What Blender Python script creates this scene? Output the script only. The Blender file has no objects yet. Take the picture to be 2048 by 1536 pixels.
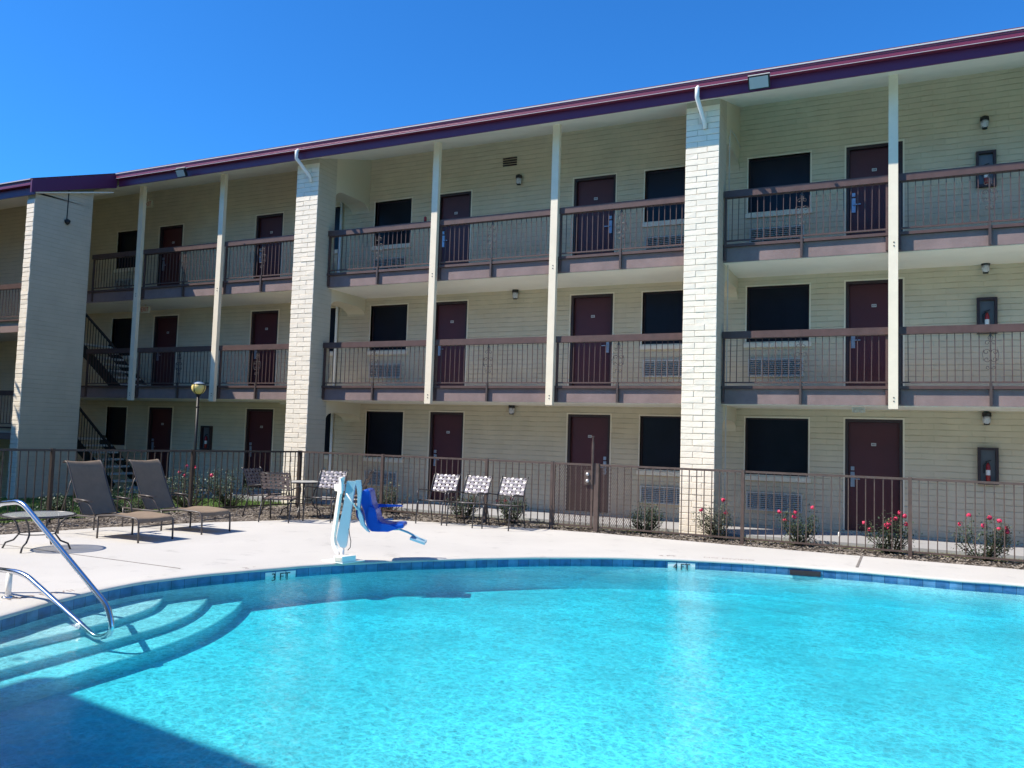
import bpy, math, random
from mathutils import Vector, Matrix, geometry, noise
R = math.radians
random.seed(7)
SC = bpy.context.scene
COL = SC.collection

# ------------------------------------------------------------------ materials
def mat(name, col, rough=.6, metal=0., spec=.5, var=.0, vscale=3., bump=0., bscale=40., coat=0.):
    m = bpy.data.materials.new(name); m.use_nodes = True
    nt = m.node_tree; b = nt.nodes['Principled BSDF']
    b.inputs['Roughness'].default_value = rough
    b.inputs['Metallic'].default_value = metal
    b.inputs['Specular IOR Level'].default_value = spec
    b.inputs['Coat Weight'].default_value = coat
    b.inputs['Base Color'].default_value = (*col, 1)
    tc = nt.nodes.new('ShaderNodeTexCoord')
    if var > 0:
        n = nt.nodes.new('ShaderNodeTexNoise'); n.inputs['Scale'].default_value = vscale; n.inputs['Detail'].default_value = 6
        n.inputs['Roughness'].default_value = .65
        nt.links.new(tc.outputs['Object'], n.inputs['Vector'])
        mr = nt.nodes.new('ShaderNodeMapRange'); mr.inputs[1].default_value = .3; mr.inputs[2].default_value = .7
        mr.inputs[3].default_value = 1 - var; mr.inputs[4].default_value = 1 + var
        nt.links.new(n.outputs['Fac'], mr.inputs[0])
        vm = nt.nodes.new('ShaderNodeVectorMath'); vm.operation = 'SCALE'; vm.inputs[0].default_value = col
        nt.links.new(mr.outputs[0], vm.inputs['Scale']); nt.links.new(vm.outputs[0], b.inputs['Base Color'])
    if bump > 0:
        n2 = nt.nodes.new('ShaderNodeTexNoise'); n2.inputs['Scale'].default_value = bscale; n2.inputs['Detail'].default_value = 4
        nt.links.new(tc.outputs['Object'], n2.inputs['Vector'])
        bp = nt.nodes.new('ShaderNodeBump'); bp.inputs['Strength'].default_value = 1; bp.inputs['Distance'].default_value = bump
        nt.links.new(n2.outputs['Fac'], bp.inputs['Height']); nt.links.new(bp.outputs[0], b.inputs['Normal'])
    return m

def block_mat(name, col, course=.108, length=.406, depth=.0065, joint=.012, vert=.3, tone=.30):
    """painted slump block: courses run along x or y, bumps only, with a little wear"""
    m = bpy.data.materials.new(name); m.use_nodes = True
    nt = m.node_tree; N = nt.nodes; L = nt.links; b = N['Principled BSDF']
    b.inputs['Roughness'].default_value = .75; b.inputs['Specular IOR Level'].default_value = .3
    tc = N.new('ShaderNodeTexCoord'); sx = N.new('ShaderNodeSeparateXYZ'); L.new(tc.outputs['Object'], sx.inputs[0])
    ad = N.new('ShaderNodeMath'); ad.operation = 'ADD'; L.new(sx.outputs[0], ad.inputs[0]); L.new(sx.outputs[1], ad.inputs[1])
    nz = N.new('ShaderNodeTexNoise'); nz.inputs['Scale'].default_value = 2.2; nz.inputs['Detail'].default_value = 5
    L.new(tc.outputs['Object'], nz.inputs['Vector'])
    m1 = N.new('ShaderNodeMath'); m1.operation = 'MULTIPLY_ADD'; m1.inputs[1].default_value = .035
    L.new(nz.outputs['Fac'], m1.inputs[0]); L.new(sx.outputs[2], m1.inputs[2])
    cb = N.new('ShaderNodeCombineXYZ'); L.new(ad.outputs[0], cb.inputs[0]); L.new(m1.outputs[0], cb.inputs[1])
    br = N.new('ShaderNodeTexBrick'); br.inputs['Scale'].default_value = 1; br.inputs['Brick Width'].default_value = length
    br.inputs['Row Height'].default_value = course; br.inputs['Mortar Size'].default_value = joint
    br.inputs['Mortar Smooth'].default_value = .7; br.inputs['Bias'].default_value = 0
    br.inputs['Color1'].default_value = (1, 1, 1, 1); br.inputs['Color2'].default_value = (.93, .93, .93, 1); br.inputs['Mortar'].default_value = (.90, .90, .88, 1)
    L.new(cb.outputs[0], br.inputs['Vector'])
    n2 = N.new('ShaderNodeTexNoise'); n2.inputs['Scale'].default_value = 9; n2.inputs['Detail'].default_value = 6
    L.new(tc.outputs['Object'], n2.inputs['Vector'])
    # horizontal bed joints read stronger than the paint-filled head joints
    dv = N.new('ShaderNodeMath'); dv.operation = 'DIVIDE'; dv.inputs[1].default_value = course; L.new(m1.outputs[0], dv.inputs[0])
    fr_ = N.new('ShaderNodeMath'); fr_.operation = 'FRACT'; L.new(dv.outputs[0], fr_.inputs[0])
    sb = N.new('ShaderNodeMath'); sb.operation = 'SUBTRACT'; sb.inputs[1].default_value = .5; L.new(fr_.outputs[0], sb.inputs[0])
    ab = N.new('ShaderNodeMath'); ab.operation = 'ABSOLUTE'; L.new(sb.outputs[0], ab.inputs[0])
    jt = N.new('ShaderNodeMapRange'); jt.inputs[1].default_value = .40; jt.inputs[2].default_value = .495; jt.inputs[3].default_value = 0; jt.inputs[4].default_value = 1; L.new(ab.outputs[0], jt.inputs[0])
    jn = N.new('ShaderNodeTexNoise'); jn.inputs['Scale'].default_value = 3.1; jn.inputs['Detail'].default_value = 4; L.new(tc.outputs['Object'], jn.inputs['Vector'])
    jm = N.new('ShaderNodeMapRange'); jm.inputs[1].default_value = .38; jm.inputs[2].default_value = .6; jm.inputs[3].default_value = .25; jm.inputs[4].default_value = 1.1; L.new(jn.outputs['Fac'], jm.inputs[0])
    j2 = N.new('ShaderNodeMath'); j2.operation = 'MULTIPLY'; L.new(jt.outputs[0], j2.inputs[0]); L.new(jm.outputs[0], j2.inputs[1])
    vv = N.new('ShaderNodeMath'); vv.operation = 'MULTIPLY_ADD'; vv.inputs[1].default_value = vert; L.new(br.outputs['Fac'], vv.inputs[0]); L.new(j2.outputs[0], vv.inputs[2])
    inv = N.new('ShaderNodeMath'); inv.operation = 'SUBTRACT'; inv.inputs[0].default_value = 1; L.new(vv.outputs[0], inv.inputs[1])
    h = N.new('ShaderNodeMath'); h.operation = 'MULTIPLY_ADD'; h.inputs[1].default_value = .55
    L.new(n2.outputs['Fac'], h.inputs[0]); L.new(inv.outputs[0], h.inputs[2])
    bp = N.new('ShaderNodeBump'); bp.inputs['Distance'].default_value = depth; bp.inputs['Strength'].default_value = 1
    L.new(h.outputs[0], bp.inputs['Height']); L.new(bp.outputs[0], b.inputs['Normal'])
    # colour: paint with faint grime in the joints and large patches
    mr = N.new('ShaderNodeMapRange'); mr.inputs[1].default_value = .3; mr.inputs[2].default_value = .75; mr.inputs[3].default_value = .9; mr.inputs[4].default_value = 1.04
    L.new(nz.outputs['Fac'], mr.inputs[0])
    mx = N.new('ShaderNodeMix'); mx.data_type = 'RGBA'; mx.blend_type = 'MULTIPLY'; mx.inputs[0].default_value = .55
    mx.inputs[6].default_value = (*col, 1); L.new(br.outputs['Color'], mx.inputs[7])
    dk = N.new('ShaderNodeMapRange'); dk.inputs[1].default_value = 0; dk.inputs[2].default_value = 1; dk.inputs[3].default_value = 1; dk.inputs[4].default_value = 1 - tone * .55; L.new(j2.outputs[0], dk.inputs[0])
    mm = N.new('ShaderNodeMath'); mm.operation = 'MULTIPLY'; L.new(dk.outputs[0], mm.inputs[0]); L.new(mr.outputs[0], mm.inputs[1])
    vm = N.new('ShaderNodeVectorMath'); vm.operation = 'SCALE'; L.new(mx.outputs[2], vm.inputs[0]); L.new(mm.outputs[0], vm.inputs['Scale'])
    L.new(vm.outputs[0], b.inputs['Base Color'])
    return m

CREAM = (.68, .63, .44)
M = {}
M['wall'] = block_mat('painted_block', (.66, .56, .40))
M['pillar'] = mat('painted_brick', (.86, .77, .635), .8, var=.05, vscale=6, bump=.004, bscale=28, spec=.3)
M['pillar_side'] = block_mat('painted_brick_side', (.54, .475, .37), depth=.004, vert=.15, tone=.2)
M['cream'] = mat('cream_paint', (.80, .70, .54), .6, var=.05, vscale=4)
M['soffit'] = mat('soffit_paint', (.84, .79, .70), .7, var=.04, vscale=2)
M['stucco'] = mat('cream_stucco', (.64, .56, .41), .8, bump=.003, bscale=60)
M['maroon'] = mat('maroon_gutter', (.155, .024, .055), .35, var=.08, vscale=2)
M['rake'] = mat('maroon_rake_shade', (.10, .018, .075), .5)  # gutter maroon taken dark and purple: the rake's shade is in the colour
M['fasciashade'] = mat('maroon_fascia_shade', (.12, .018, .065), .45)  # same maroon as the gutter, painted darker for the shade beneath it
M['cabback'] = mat('cabinet_back', (.14, .14, .15), .3)
M['drip'] = mat('drip_edge', (.55, .52, .52), .4)
M['roof'] = mat('roof_shingle', (.12, .035, .05), .8, var=.3, vscale=9, bump=.01, bscale=15)
M['brown'] = mat('brown_rail', (.088, .05, .044), .5, var=.2, vscale=7)
M['dkbrown'] = mat('dark_bronze', (.07, .05, .045), .45, var=.15, vscale=8)
M['fascia'] = mat('slab_fascia', (.215, .155, .148), .8, var=.16, vscale=3, bump=.004, bscale=50)
M['floor'] = mat('walkway_concrete', (.55, .53, .48), .8, var=.1)
M['door'] = mat('maroon_door', (.075, .014, .019), .45, var=.1, vscale=2)
M['frame'] = mat('dark_frame', (.035, .018, .02), .5)
M['plate'] = mat('number_plate', (.6, .58, .58), .4)
M['ink'] = mat('black_ink', (.02, .02, .02), .6)
M['lock'] = mat('lock_metal', (.36, .39, .46), .3, metal=.4)
M['glass'] = mat('solar_screen', (.008, .010, .018), .28, spec=.22, var=.3, vscale=1.2)
M['grille'] = mat('vent_grille', (.55, .53, .48), .5)
M['black'] = mat('black_metal', (.012, .012, .014), .5)
M['lampglass'] = mat('seeded_glass', (.55, .55, .58), .12, spec=.8, var=.3, vscale=30)
M['white'] = mat('white_paint', (.78, .78, .76), .4, var=.04)
M['floodglass'] = mat('flood_glass', (.45, .47, .45), .15)
M['galv'] = mat('galvanised', (.5, .5, .5), .35, metal=.6)
M['red'] = mat('red_paint', (.30, .015, .015), .35)
M['exit'] = mat('exit_red', (.5, .04, .04), .5)
M['steel'] = mat('stainless', (.72, .73, .76), .17, metal=1.)
M['fence'] = mat('fence_brown', (.095, .066, .056), .45, var=.25, vscale=9)
M['fencedark'] = mat('fence_bronze', (.05, .037, .032), .45, var=.2, vscale=9)
M['strap'] = mat('vinyl_strap', (.33, .30, .32), .35, var=.06)
M['strapdark'] = mat('vinyl_strap_dark', (.20, .15, .135), .45, var=.15)
M['chairmetal'] = mat('chair_metal', (.035, .032, .035), .35, spec=.6)
M['sling'] = mat('taupe_sling', (.24, .175, .12), .85, var=.12, vscale=6, bump=.0015, bscale=300)
M['sling_frame'] = mat('lounger_frame', (.09, .075, .07), .4)
M['liftwhite'] = mat('lift_white', (.90, .86, .80), .3)
M['liftblue'] = mat('lift_pale_blue', (.40, .60, .70), .4, var=.05)
M['seatblue'] = mat('seat_blue', (.006, .085, .50), .3, var=.08, coat=.3)
M['seatdark'] = mat('seat_dark_blue', (.01, .03, .22), .4)
M['mulch'] = mat('mulch_bed', (.15, .122, .10), .95, var=.45, vscale=40, bump=.03, bscale=60)
M['leaf'] = mat('rose_leaf', (.055, .085, .045), .5, var=.45, vscale=14)
M['leaf2'] = mat('rose_leaf_pale', (.10, .12, .075), .5, var=.45, vscale=14)
M['stem'] = mat('rose_stem', (.10, .08, .04), .7)
M['bloom'] = mat('rose_bloom', (.62, .035, .11), .5, var=.25, vscale=60)
M['bark'] = mat('bark', (.09, .065, .045), .9)
M['tableglass'] = None

# light yellowish glass globe
M['globe'] = mat('globe_cream', (.88, .68, .24), .25)
M['globetop'] = mat('globe_white', (.85, .85, .82), .3)

def concrete(name, col, stain=.12):
    m = bpy.data.materials.new(name); m.use_nodes = True
    nt = m.node_tree; N = nt.nodes; L = nt.links; b = N['Principled BSDF']
    b.inputs['Roughness'].default_value = .85; b.inputs['Specular IOR Level'].default_value = .25
    tc = N.new('ShaderNodeTexCoord')
    def nz(s, d=6, r=.6):
        n = N.new('ShaderNodeTexNoise'); n.inputs['Scale'].default_value = s; n.inputs['Detail'].default_value = d; n.inputs['Roughness'].default_value = r
        L.new(tc.outputs['Object'], n.inputs['Vector']); return n
    def ramp(src, a, c, lo, hi):
        r = N.new('ShaderNodeMapRange'); r.inputs[1].default_value = a; r.inputs[2].default_value = c
        r.inputs[3].default_value = lo; r.inputs[4].default_value = hi; L.new(src, r.inputs[0]); return r
    a = ramp(nz(.55).outputs['Fac'], .35, .65, 1 - stain * .5, 1.03)
    c = ramp(nz(2.3, 8, .7).outputs['Fac'], .28, .43, 1 - stain * 1.6, 1.)
    d = ramp(nz(90, 3).outputs['Fac'], .3, .7, .94, 1.05)
    m1 = N.new('ShaderNodeMath'); m1.operation = 'MULTIPLY'; L.new(a.outputs[0], m1.inputs[0]); L.new(c.outputs[0], m1.inputs[1])
    m2 = N.new('ShaderNodeMath'); m2.operation = 'MULTIPLY'; L.new(m1.outputs[0], m2.inputs[0]); L.new(d.outputs[0], m2.inputs[1])
    vm = N.new('ShaderNodeVectorMath'); vm.operation = 'SCALE'; vm.inputs[0].default_value = col; L.new(m2.outputs[0], vm.inputs['Scale'])
    L.new(vm.outputs[0], b.inputs['Base Color'])
    bp = N.new('ShaderNodeBump'); bp.inputs['Distance'].default_value = .002; L.new(nz(120, 3).outputs['Fac'], bp.inputs['Height']); L.new(bp.outputs[0], b.inputs['Normal'])
    return m
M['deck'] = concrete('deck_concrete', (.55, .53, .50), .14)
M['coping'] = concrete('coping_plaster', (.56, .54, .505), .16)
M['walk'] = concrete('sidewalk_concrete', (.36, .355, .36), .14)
M['plaster'] = mat('pool_plaster', (.66, .77, .82), .8, var=.06, vscale=5)
M['joint'] = mat('joint_filler', (.20, .18, .165), .9, var=.3, vscale=20)
M['fadedpaint'] = mat('faded_paint', (.30, .24, .22), .9)

def tile_mat():
    m = bpy.data.materials.new('waterline_tile'); m.use_nodes = True
    nt = m.node_tree; N = nt.nodes; L = nt.links; b = N['Principled BSDF']
    b.inputs['Roughness'].default_value = .2
    uv = N.new('ShaderNodeUVMap')
    br = N.new('ShaderNodeTexBrick'); br.offset = 0; br.inputs['Scale'].default_value = 1; br.inputs['Brick Width'].default_value = .152
    br.inputs['Row Height'].default_value = .152; br.inputs['Mortar Size'].default_value = .004
    br.inputs['Color1'].default_value = (.035, .11, .27, 1); br.inputs['Color2'].default_value = (.085, .20, .36, 1); br.inputs['Mortar'].default_value = (.03, .07, .14, 1)
    L.new(uv.outputs[0], br.inputs['Vector'])
    n = N.new('ShaderNodeTexNoise'); n.inputs['Scale'].default_value = 9; n.inputs['Detail'].default_value = 5; L.new(uv.outputs[0], n.inputs['Vector'])
    mr = N.new('ShaderNodeMapRange'); mr.inputs[1].default_value = .3; mr.inputs[2].default_value = .7; mr.inputs[3].default_value = .7; mr.inputs[4].default_value = 1.35
    L.new(n.outputs['Fac'], mr.inputs[0])
    vm = N.new('ShaderNodeVectorMath'); vm.operation = 'SCALE'; L.new(br.outputs['Color'], vm.inputs[0]); L.new(mr.outputs[0], vm.inputs['Scale'])
    L.new(vm.outputs[0], b.inputs['Base Color'])
    return m
M['tile'] = tile_mat()

def water_mat():
    m = bpy.data.materials.new('pool_water'); m.use_nodes = True
    nt = m.node_tree; N = nt.nodes; L = nt.links; N.clear()
    out = N.new('ShaderNodeOutputMaterial')
    tc = N.new('ShaderNodeTexCoord')
    def nz(s, d, st=(1, 1, 1), r=.5, dist=0):
        mp = N.new('ShaderNodeMapping'); mp.inputs['Scale'].default_value = st; L.new(tc.outputs['Object'], mp.inputs[0])
        n = N.new('ShaderNodeTexNoise'); n.inputs['Scale'].default_value = s; n.inputs['Detail'].default_value = d
        n.inputs['Roughness'].default_value = r; n.inputs['Distortion'].default_value = dist; L.new(mp.outputs[0], n.inputs['Vector']); return n
    a = nz(1.8, 2, (1, 1.3, 1)); c = nz(13, 4, (1, 1.2, 1), .65, .6)
    ml = N.new('ShaderNodeMath'); ml.operation = 'MULTIPLY_ADD'; ml.inputs[1].default_value = .32; L.new(c.outputs['Fac'], ml.inputs[0]); L.new(a.outputs['Fac'], ml.inputs[2])
    bp = N.new('ShaderNodeBump'); bp.inputs['Distance'].default_value = .020; bp.inputs['Strength'].default_value = 1; L.new(ml.outputs[0], bp.inputs['Height'])
    fr = N.new('ShaderNodeFresnel'); fr.inputs['IOR'].default_value = 1.33; L.new(bp.outputs[0], fr.inputs['Normal'])
    gl = N.new('ShaderNodeBsdfGlossy'); gl.inputs['Roughness'].default_value = .03; L.new(bp.outputs[0], gl.inputs['Normal'])
    # caustic light net painted into the transparent colour with two Voronoi layers
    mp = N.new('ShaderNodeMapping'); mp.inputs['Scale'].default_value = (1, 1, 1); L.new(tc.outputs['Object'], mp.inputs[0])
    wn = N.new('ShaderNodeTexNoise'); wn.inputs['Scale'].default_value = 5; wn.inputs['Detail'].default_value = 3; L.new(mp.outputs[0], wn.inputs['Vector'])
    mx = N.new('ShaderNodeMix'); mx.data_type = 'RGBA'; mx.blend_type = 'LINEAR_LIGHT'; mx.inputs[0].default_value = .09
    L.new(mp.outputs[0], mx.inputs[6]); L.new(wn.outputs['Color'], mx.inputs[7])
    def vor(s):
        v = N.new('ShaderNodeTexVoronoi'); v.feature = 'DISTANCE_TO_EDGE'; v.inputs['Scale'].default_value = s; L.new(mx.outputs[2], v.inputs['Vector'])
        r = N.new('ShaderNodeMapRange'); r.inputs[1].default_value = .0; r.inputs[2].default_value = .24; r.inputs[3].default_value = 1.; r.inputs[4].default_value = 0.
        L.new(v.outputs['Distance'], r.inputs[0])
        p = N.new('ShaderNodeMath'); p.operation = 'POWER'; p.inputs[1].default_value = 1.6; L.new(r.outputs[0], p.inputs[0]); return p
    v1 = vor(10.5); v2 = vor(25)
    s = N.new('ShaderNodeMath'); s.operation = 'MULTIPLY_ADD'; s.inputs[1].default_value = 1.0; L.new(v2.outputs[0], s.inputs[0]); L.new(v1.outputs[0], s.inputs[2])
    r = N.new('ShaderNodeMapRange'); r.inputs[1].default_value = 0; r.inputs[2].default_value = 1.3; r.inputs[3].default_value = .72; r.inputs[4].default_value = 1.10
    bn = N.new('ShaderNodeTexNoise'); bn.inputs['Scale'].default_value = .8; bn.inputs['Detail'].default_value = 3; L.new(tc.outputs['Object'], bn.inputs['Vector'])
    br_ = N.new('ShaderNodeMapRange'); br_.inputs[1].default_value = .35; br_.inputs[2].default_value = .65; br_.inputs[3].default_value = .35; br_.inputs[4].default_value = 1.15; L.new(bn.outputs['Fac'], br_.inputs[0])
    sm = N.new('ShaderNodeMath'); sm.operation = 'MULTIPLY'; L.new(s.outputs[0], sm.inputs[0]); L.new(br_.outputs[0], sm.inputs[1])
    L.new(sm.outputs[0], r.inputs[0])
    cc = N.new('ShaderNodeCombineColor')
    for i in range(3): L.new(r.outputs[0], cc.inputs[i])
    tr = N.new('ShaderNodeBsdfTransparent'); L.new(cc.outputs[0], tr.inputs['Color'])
    ms = N.new('ShaderNodeMixShader'); L.new(fr.outputs[0], ms.inputs[0]); L.new(tr.outputs[0], ms.inputs[1]); L.new(gl.outputs[0], ms.inputs[2])
    L.new(ms.outputs[0], out.inputs['Surface'])
    va = N.new('ShaderNodeVolumeAbsorption'); va.inputs['Color'].default_value = (0, .93, .985, 1); va.inputs['Density'].default_value = 1.5
    L.new(va.outputs[0], out.inputs['Volume'])
    return m
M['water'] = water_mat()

def acrylic():
    m = bpy.data.materials.new('table_acrylic'); m.use_nodes = True
    nt = m.node_tree; N = nt.nodes; L = nt.links; b = N['Principled BSDF']
    b.inputs['Base Color'].default_value = (.55, .57, .56, 1); b.inputs['Roughness'].default_value = .25
    tr = N.new('ShaderNodeBsdfTransparent'); ms = N.new('ShaderNodeMixShader'); ms.inputs[0].default_value = .42
    L.new(tr.outputs[0], ms.inputs[1]); L.new(b.outputs[0], ms.inputs[2]); L.new(ms.outputs[0], N['Material Output'].inputs['Surface'])
    return m
M['tableglass'] = acrylic()

# ------------------------------------------------------------------ mesh builder
class MB:
    def __init__(s): s.v = []; s.f = []; s.uv = None
    def add(s, vs, fs):
        o = len(s.v); s.v += [tuple(v) for v in vs]; s.f += [tuple(i + o for i in f) for f in fs]
    def box(s, x0, x1, y0, y1, z0, z1):
        s.add([(x0, y0, z0), (x1, y0, z0), (x1, y1, z0), (x0, y1, z0), (x0, y0, z1), (x1, y0, z1), (x1, y1, z1), (x0, y1, z1)],
              [(3, 2, 1, 0), (4, 5, 6, 7), (0, 1, 5, 4), (1, 2, 6, 5), (2, 3, 7, 6), (3, 0, 4, 7)])
    def obox(s, c, ax, ay, az, hx, hy, hz):
        c = Vector(c); ax, ay, az = Vector(ax).normalized() * hx, Vector(ay).normalized() * hy, Vector(az).normalized() * hz
        P = [c + sx * ax + sy * ay + sz * az for sz in (-1, 1) for sx, sy in ((-1, -1), (1, -1), (1, 1), (-1, 1))]
        s.add(P, [(3, 2, 1, 0), (4, 5, 6, 7), (0, 1, 5, 4), (1, 2, 6, 5), (2, 3, 7, 6), (3, 0, 4, 7)])
    def bar(s, a, b, w, h=None):
        a, b = Vector(a), Vector(b); d = b - a; h = h or w
        up = Vector((0, 0, 1)) if abs(d.normalized().z) < .95 else Vector((0, 1, 0))
        sd = d.cross(up).normalized(); u = sd.cross(d).normalized()
        s.obox((a + b) / 2, d, sd, u, d.length / 2, w / 2, h / 2)
    def cbox(s, x0, x1, y0, y1, z0, z1, c=.01):
        """box chamfered round its front (-y) face"""
        s.add([(x0, y0 + c, z0), (x1, y0 + c, z0), (x1, y1, z0), (x0, y1, z0), (x0, y0 + c, z1), (x1, y0 + c, z1), (x1, y1, z1), (x0, y1, z1),
               (x0 + c, y0, z0 + c), (x1 - c, y0, z0 + c), (x1 - c, y0, z1 - c), (x0 + c, y0, z1 - c)],
              [(3, 2, 1, 0), (4, 5, 6, 7), (8, 9, 10, 11), (0, 1, 9, 8), (5, 4, 11, 10), (1, 5, 10, 9), (4, 0, 8, 11), (1, 2, 6, 5), (2, 3, 7, 6), (3, 0, 4, 7)])
    def tube(s, pts, r, n=8, close=False, cap=True):
        pts = [Vector(p) for p in pts]; k = len(pts); rr = r if isinstance(r, (list, tuple)) else [r] * k
        rings = []; prev = None
        for i, p in enumerate(pts):
            if close: t = pts[(i + 1) % k] - pts[i - 1]
            else: t = pts[min(i + 1, k - 1)] - pts[max(i - 1, 0)]
            t.normalize()
            if prev is None:
                a = Vector((0, 0, 1)) if abs(t.z) < .9 else Vector((1, 0, 0))
                u = (a - t * a.dot(t)).normalized()
            else: u = (prev - t * prev.dot(t)).normalized()
            prev = u; w = t.cross(u)
            rings.append([p + (u * math.cos(2 * math.pi * j / n) + w * math.sin(2 * math.pi * j / n)) * rr[i] for j in range(n)])
        vs = [q for ring in rings for q in ring]; fs = []
        for i in range(k if close else k - 1):
            a, b = i * n, ((i + 1) % k) * n
            for j in range(n): fs.append((a + j, a + (j + 1) % n, b + (j + 1) % n, b + j))
        if cap and not close: fs += [tuple(range(n))[::-1], tuple((k - 1) * n + j for j in range(n))]
        s.add(vs, fs)
    def lathe(s, c, prof, n=20):
        c = Vector(c); vs = []
        for r, z in prof: vs += [c + Vector((r * math.cos(2 * math.pi * j / n), r * math.sin(2 * math.pi * j / n), z)) for j in range(n)]
        fs = [(i * n + j, i * n + (j + 1) % n, (i + 1) * n + (j + 1) % n, (i + 1) * n + j) for i in range(len(prof) - 1) for j in range(n)]
        fs += [tuple(range(n))[::-1], tuple((len(prof) - 1) * n + j for j in range(n))]
        s.add(vs, fs)
    def prism(s, poly, ax, ay, o, n, t):
        """polygon (a,b) in plane o + a*ax + b*ay, extruded t along n"""
        ax, ay, o, n = Vector(ax), Vector(ay), Vector(o), Vector(n)
        k = len(poly); P = [o + ax * a + ay * b for a, b in poly]
        s.add(P + [p + n * t for p in P], [tuple(range(k))[::-1], tuple(range(k, 2 * k))] + [(i, (i + 1) % k, k + (i + 1) % k, k + i) for i in range(k)])
    def xf(s, mtx): s.v = [tuple(mtx @ Vector(v)) for v in s.v]; return s

ORG = {}
def link(o, parent=None):
    COL.objects.link(o)
    if parent: o.parent = parent
def build(name, mb, material, parent=None, smooth=False, loc=None):
    me = bpy.data.meshes.new(name)
    org = ORG.get(parent.name, Vector((0, 0, 0))) if parent else Vector(loc or (0, 0, 0))
    me.from_pydata([tuple(Vector(v) - org) for v in mb.v], [], mb.f); me.materials.append(material)
    if mb.uv:
        ul = me.uv_layers.new(name='UVMap')
        for i, l in enumerate(me.loops): ul.data[i].uv = mb.uv[l.vertex_index]
    if smooth: me.polygons.foreach_set('use_smooth', [True] * len(me.polygons))
    me.update()
    o = bpy.data.objects.new(name, me); link(o, parent)
    if not parent: o.location = org
    ORG[o.name] = org
    return o
def tag(o, label=None, cat=None, group=None, kind=None):
    if label: o['label'] = label
    if cat: o['category'] = cat
    if group: o['group'] = group
    if kind: o['kind'] = kind
    return o
def thing(name, loc, label, cat, group=None, rz=0):
    o = bpy.data.objects.new(name, None); link(o); o.location = loc; o.rotation_euler = (0, 0, rz); o.empty_display_size = .2
    ORG[o.name] = Vector(loc) if rz == 0 else Vector((0, 0, 0))
    return tag(o, label, cat, group)
def local(name, label, cat, group=None):     # a prototype built in its own coordinates at the origin
    o = bpy.data.objects.new(name, None); link(o); o.empty_display_size = .2
    ORG[o.name] = Vector((0, 0, 0)); return tag(o, label, cat, group)
def copy_tree(o, parent=None):
    c = o.copy(); COL.objects.link(c); c.parent = parent
    for ch in [x for x in COL.objects if x.parent == o]: copy_tree(ch, c)
    return c
def place(o, loc, rz=0, label=None, group=None):
    o.location = loc; o.rotation_euler = (0, 0, rz)
    if label: o['label'] = label
    if group: o['group'] = group
    return o
def text(name, body, size, loc, rot, material, parent=None, ext=.001, sx=1.):
    cu = bpy.data.curves.new(name, 'FONT'); cu.body = body; cu.size = size; cu.extrude = ext; cu.align_x = 'CENTER'; cu.align_y = 'CENTER'
    cu.materials.append(material); o = bpy.data.objects.new(name, cu); link(o, parent)
    org = ORG.get(parent.name, Vector((0, 0, 0))) if parent else Vector((0, 0, 0))
    bpy.context.view_layer.update()
    me = bpy.data.meshes.new_from_object(o.evaluated_get(bpy.context.evaluated_depsgraph_get())); bpy.data.objects.remove(o)
    if not me.materials: me.materials.append(material)
    o = bpy.data.objects.new(name, me); link(o, parent)
    o.location = Vector(loc) - org; o.rotation_euler = rot; o.scale = (sx, 1, 1)
    return o

# ------------------------------------------------------------------ key dimensions (metres; x along the facade, y away from the camera)
WY = 16.82            # room wall
FY = 15.33            # walkway slab edge
H = 2.638
B1 = 2.29             # underside of first slab edge
SL = [B1, B1 + H]
PF = 14.8             # face of the brick pillars
GY = 14.32            # gutter front
XR = 9.0; XL = -27.0
ZD = -.10             # pool deck

bld = thing('motel_building', (-3, WY, 0), 'long three storey cream block motel with maroon doors, open walkways and a maroon eave', 'building')
# ---- openings
wins = []; doors = []
for k in range(3):
    z = k * H
    for x0, x1 in [(-2.90, -1.71), (-5.07, -3.90), (-12.08, -11.0), (-14.3, -13.17), (-21.45, -20.6)]:
        wins.append((x0, x1, z + .97, z + 2.09, k))
    for x0, x1 in [(-1.05, -.06), (-6.71, -5.73), (-10.24, -9.33), (-16.0, -15.06), (-19.69, -18.75)]:
        doors.append((x0, x1, z, z + 2.10, k))
# wall with real openings: split in x-bands
def wall_with_holes(mb, x0, x1, z0, z1, holes, y0, y1):
    xs = sorted({x0, x1, *[h[0] for h in holes], *[h[1] for h in holes]})
    for a, b in zip(xs[:-1], xs[1:]):
        hs = sorted([(h[2], h[3]) for h in holes if h[0] <= a + 1e-6 and h[1] >= b - 1e-6])
        z = z0
        for h0, h1 in hs:
            if h0 > z + 1e-4: mb.box(a, b, y0, y1, z, h0)
            z = h1
        if z < z1: mb.box(a, b, y0, y1, z, z1)
mb = MB()
wall_with_holes(mb, XL, XR, -.3, 8.5, [w[:4] for w in wins] + [d[:4] for d in doors], WY, WY + .22)
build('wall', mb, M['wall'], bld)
mb = MB(); mb.box(XL, XR, WY + .9, WY + 1.0, -.3, 8.5); build('inner_wall', mb, M['black'], bld)

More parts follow.
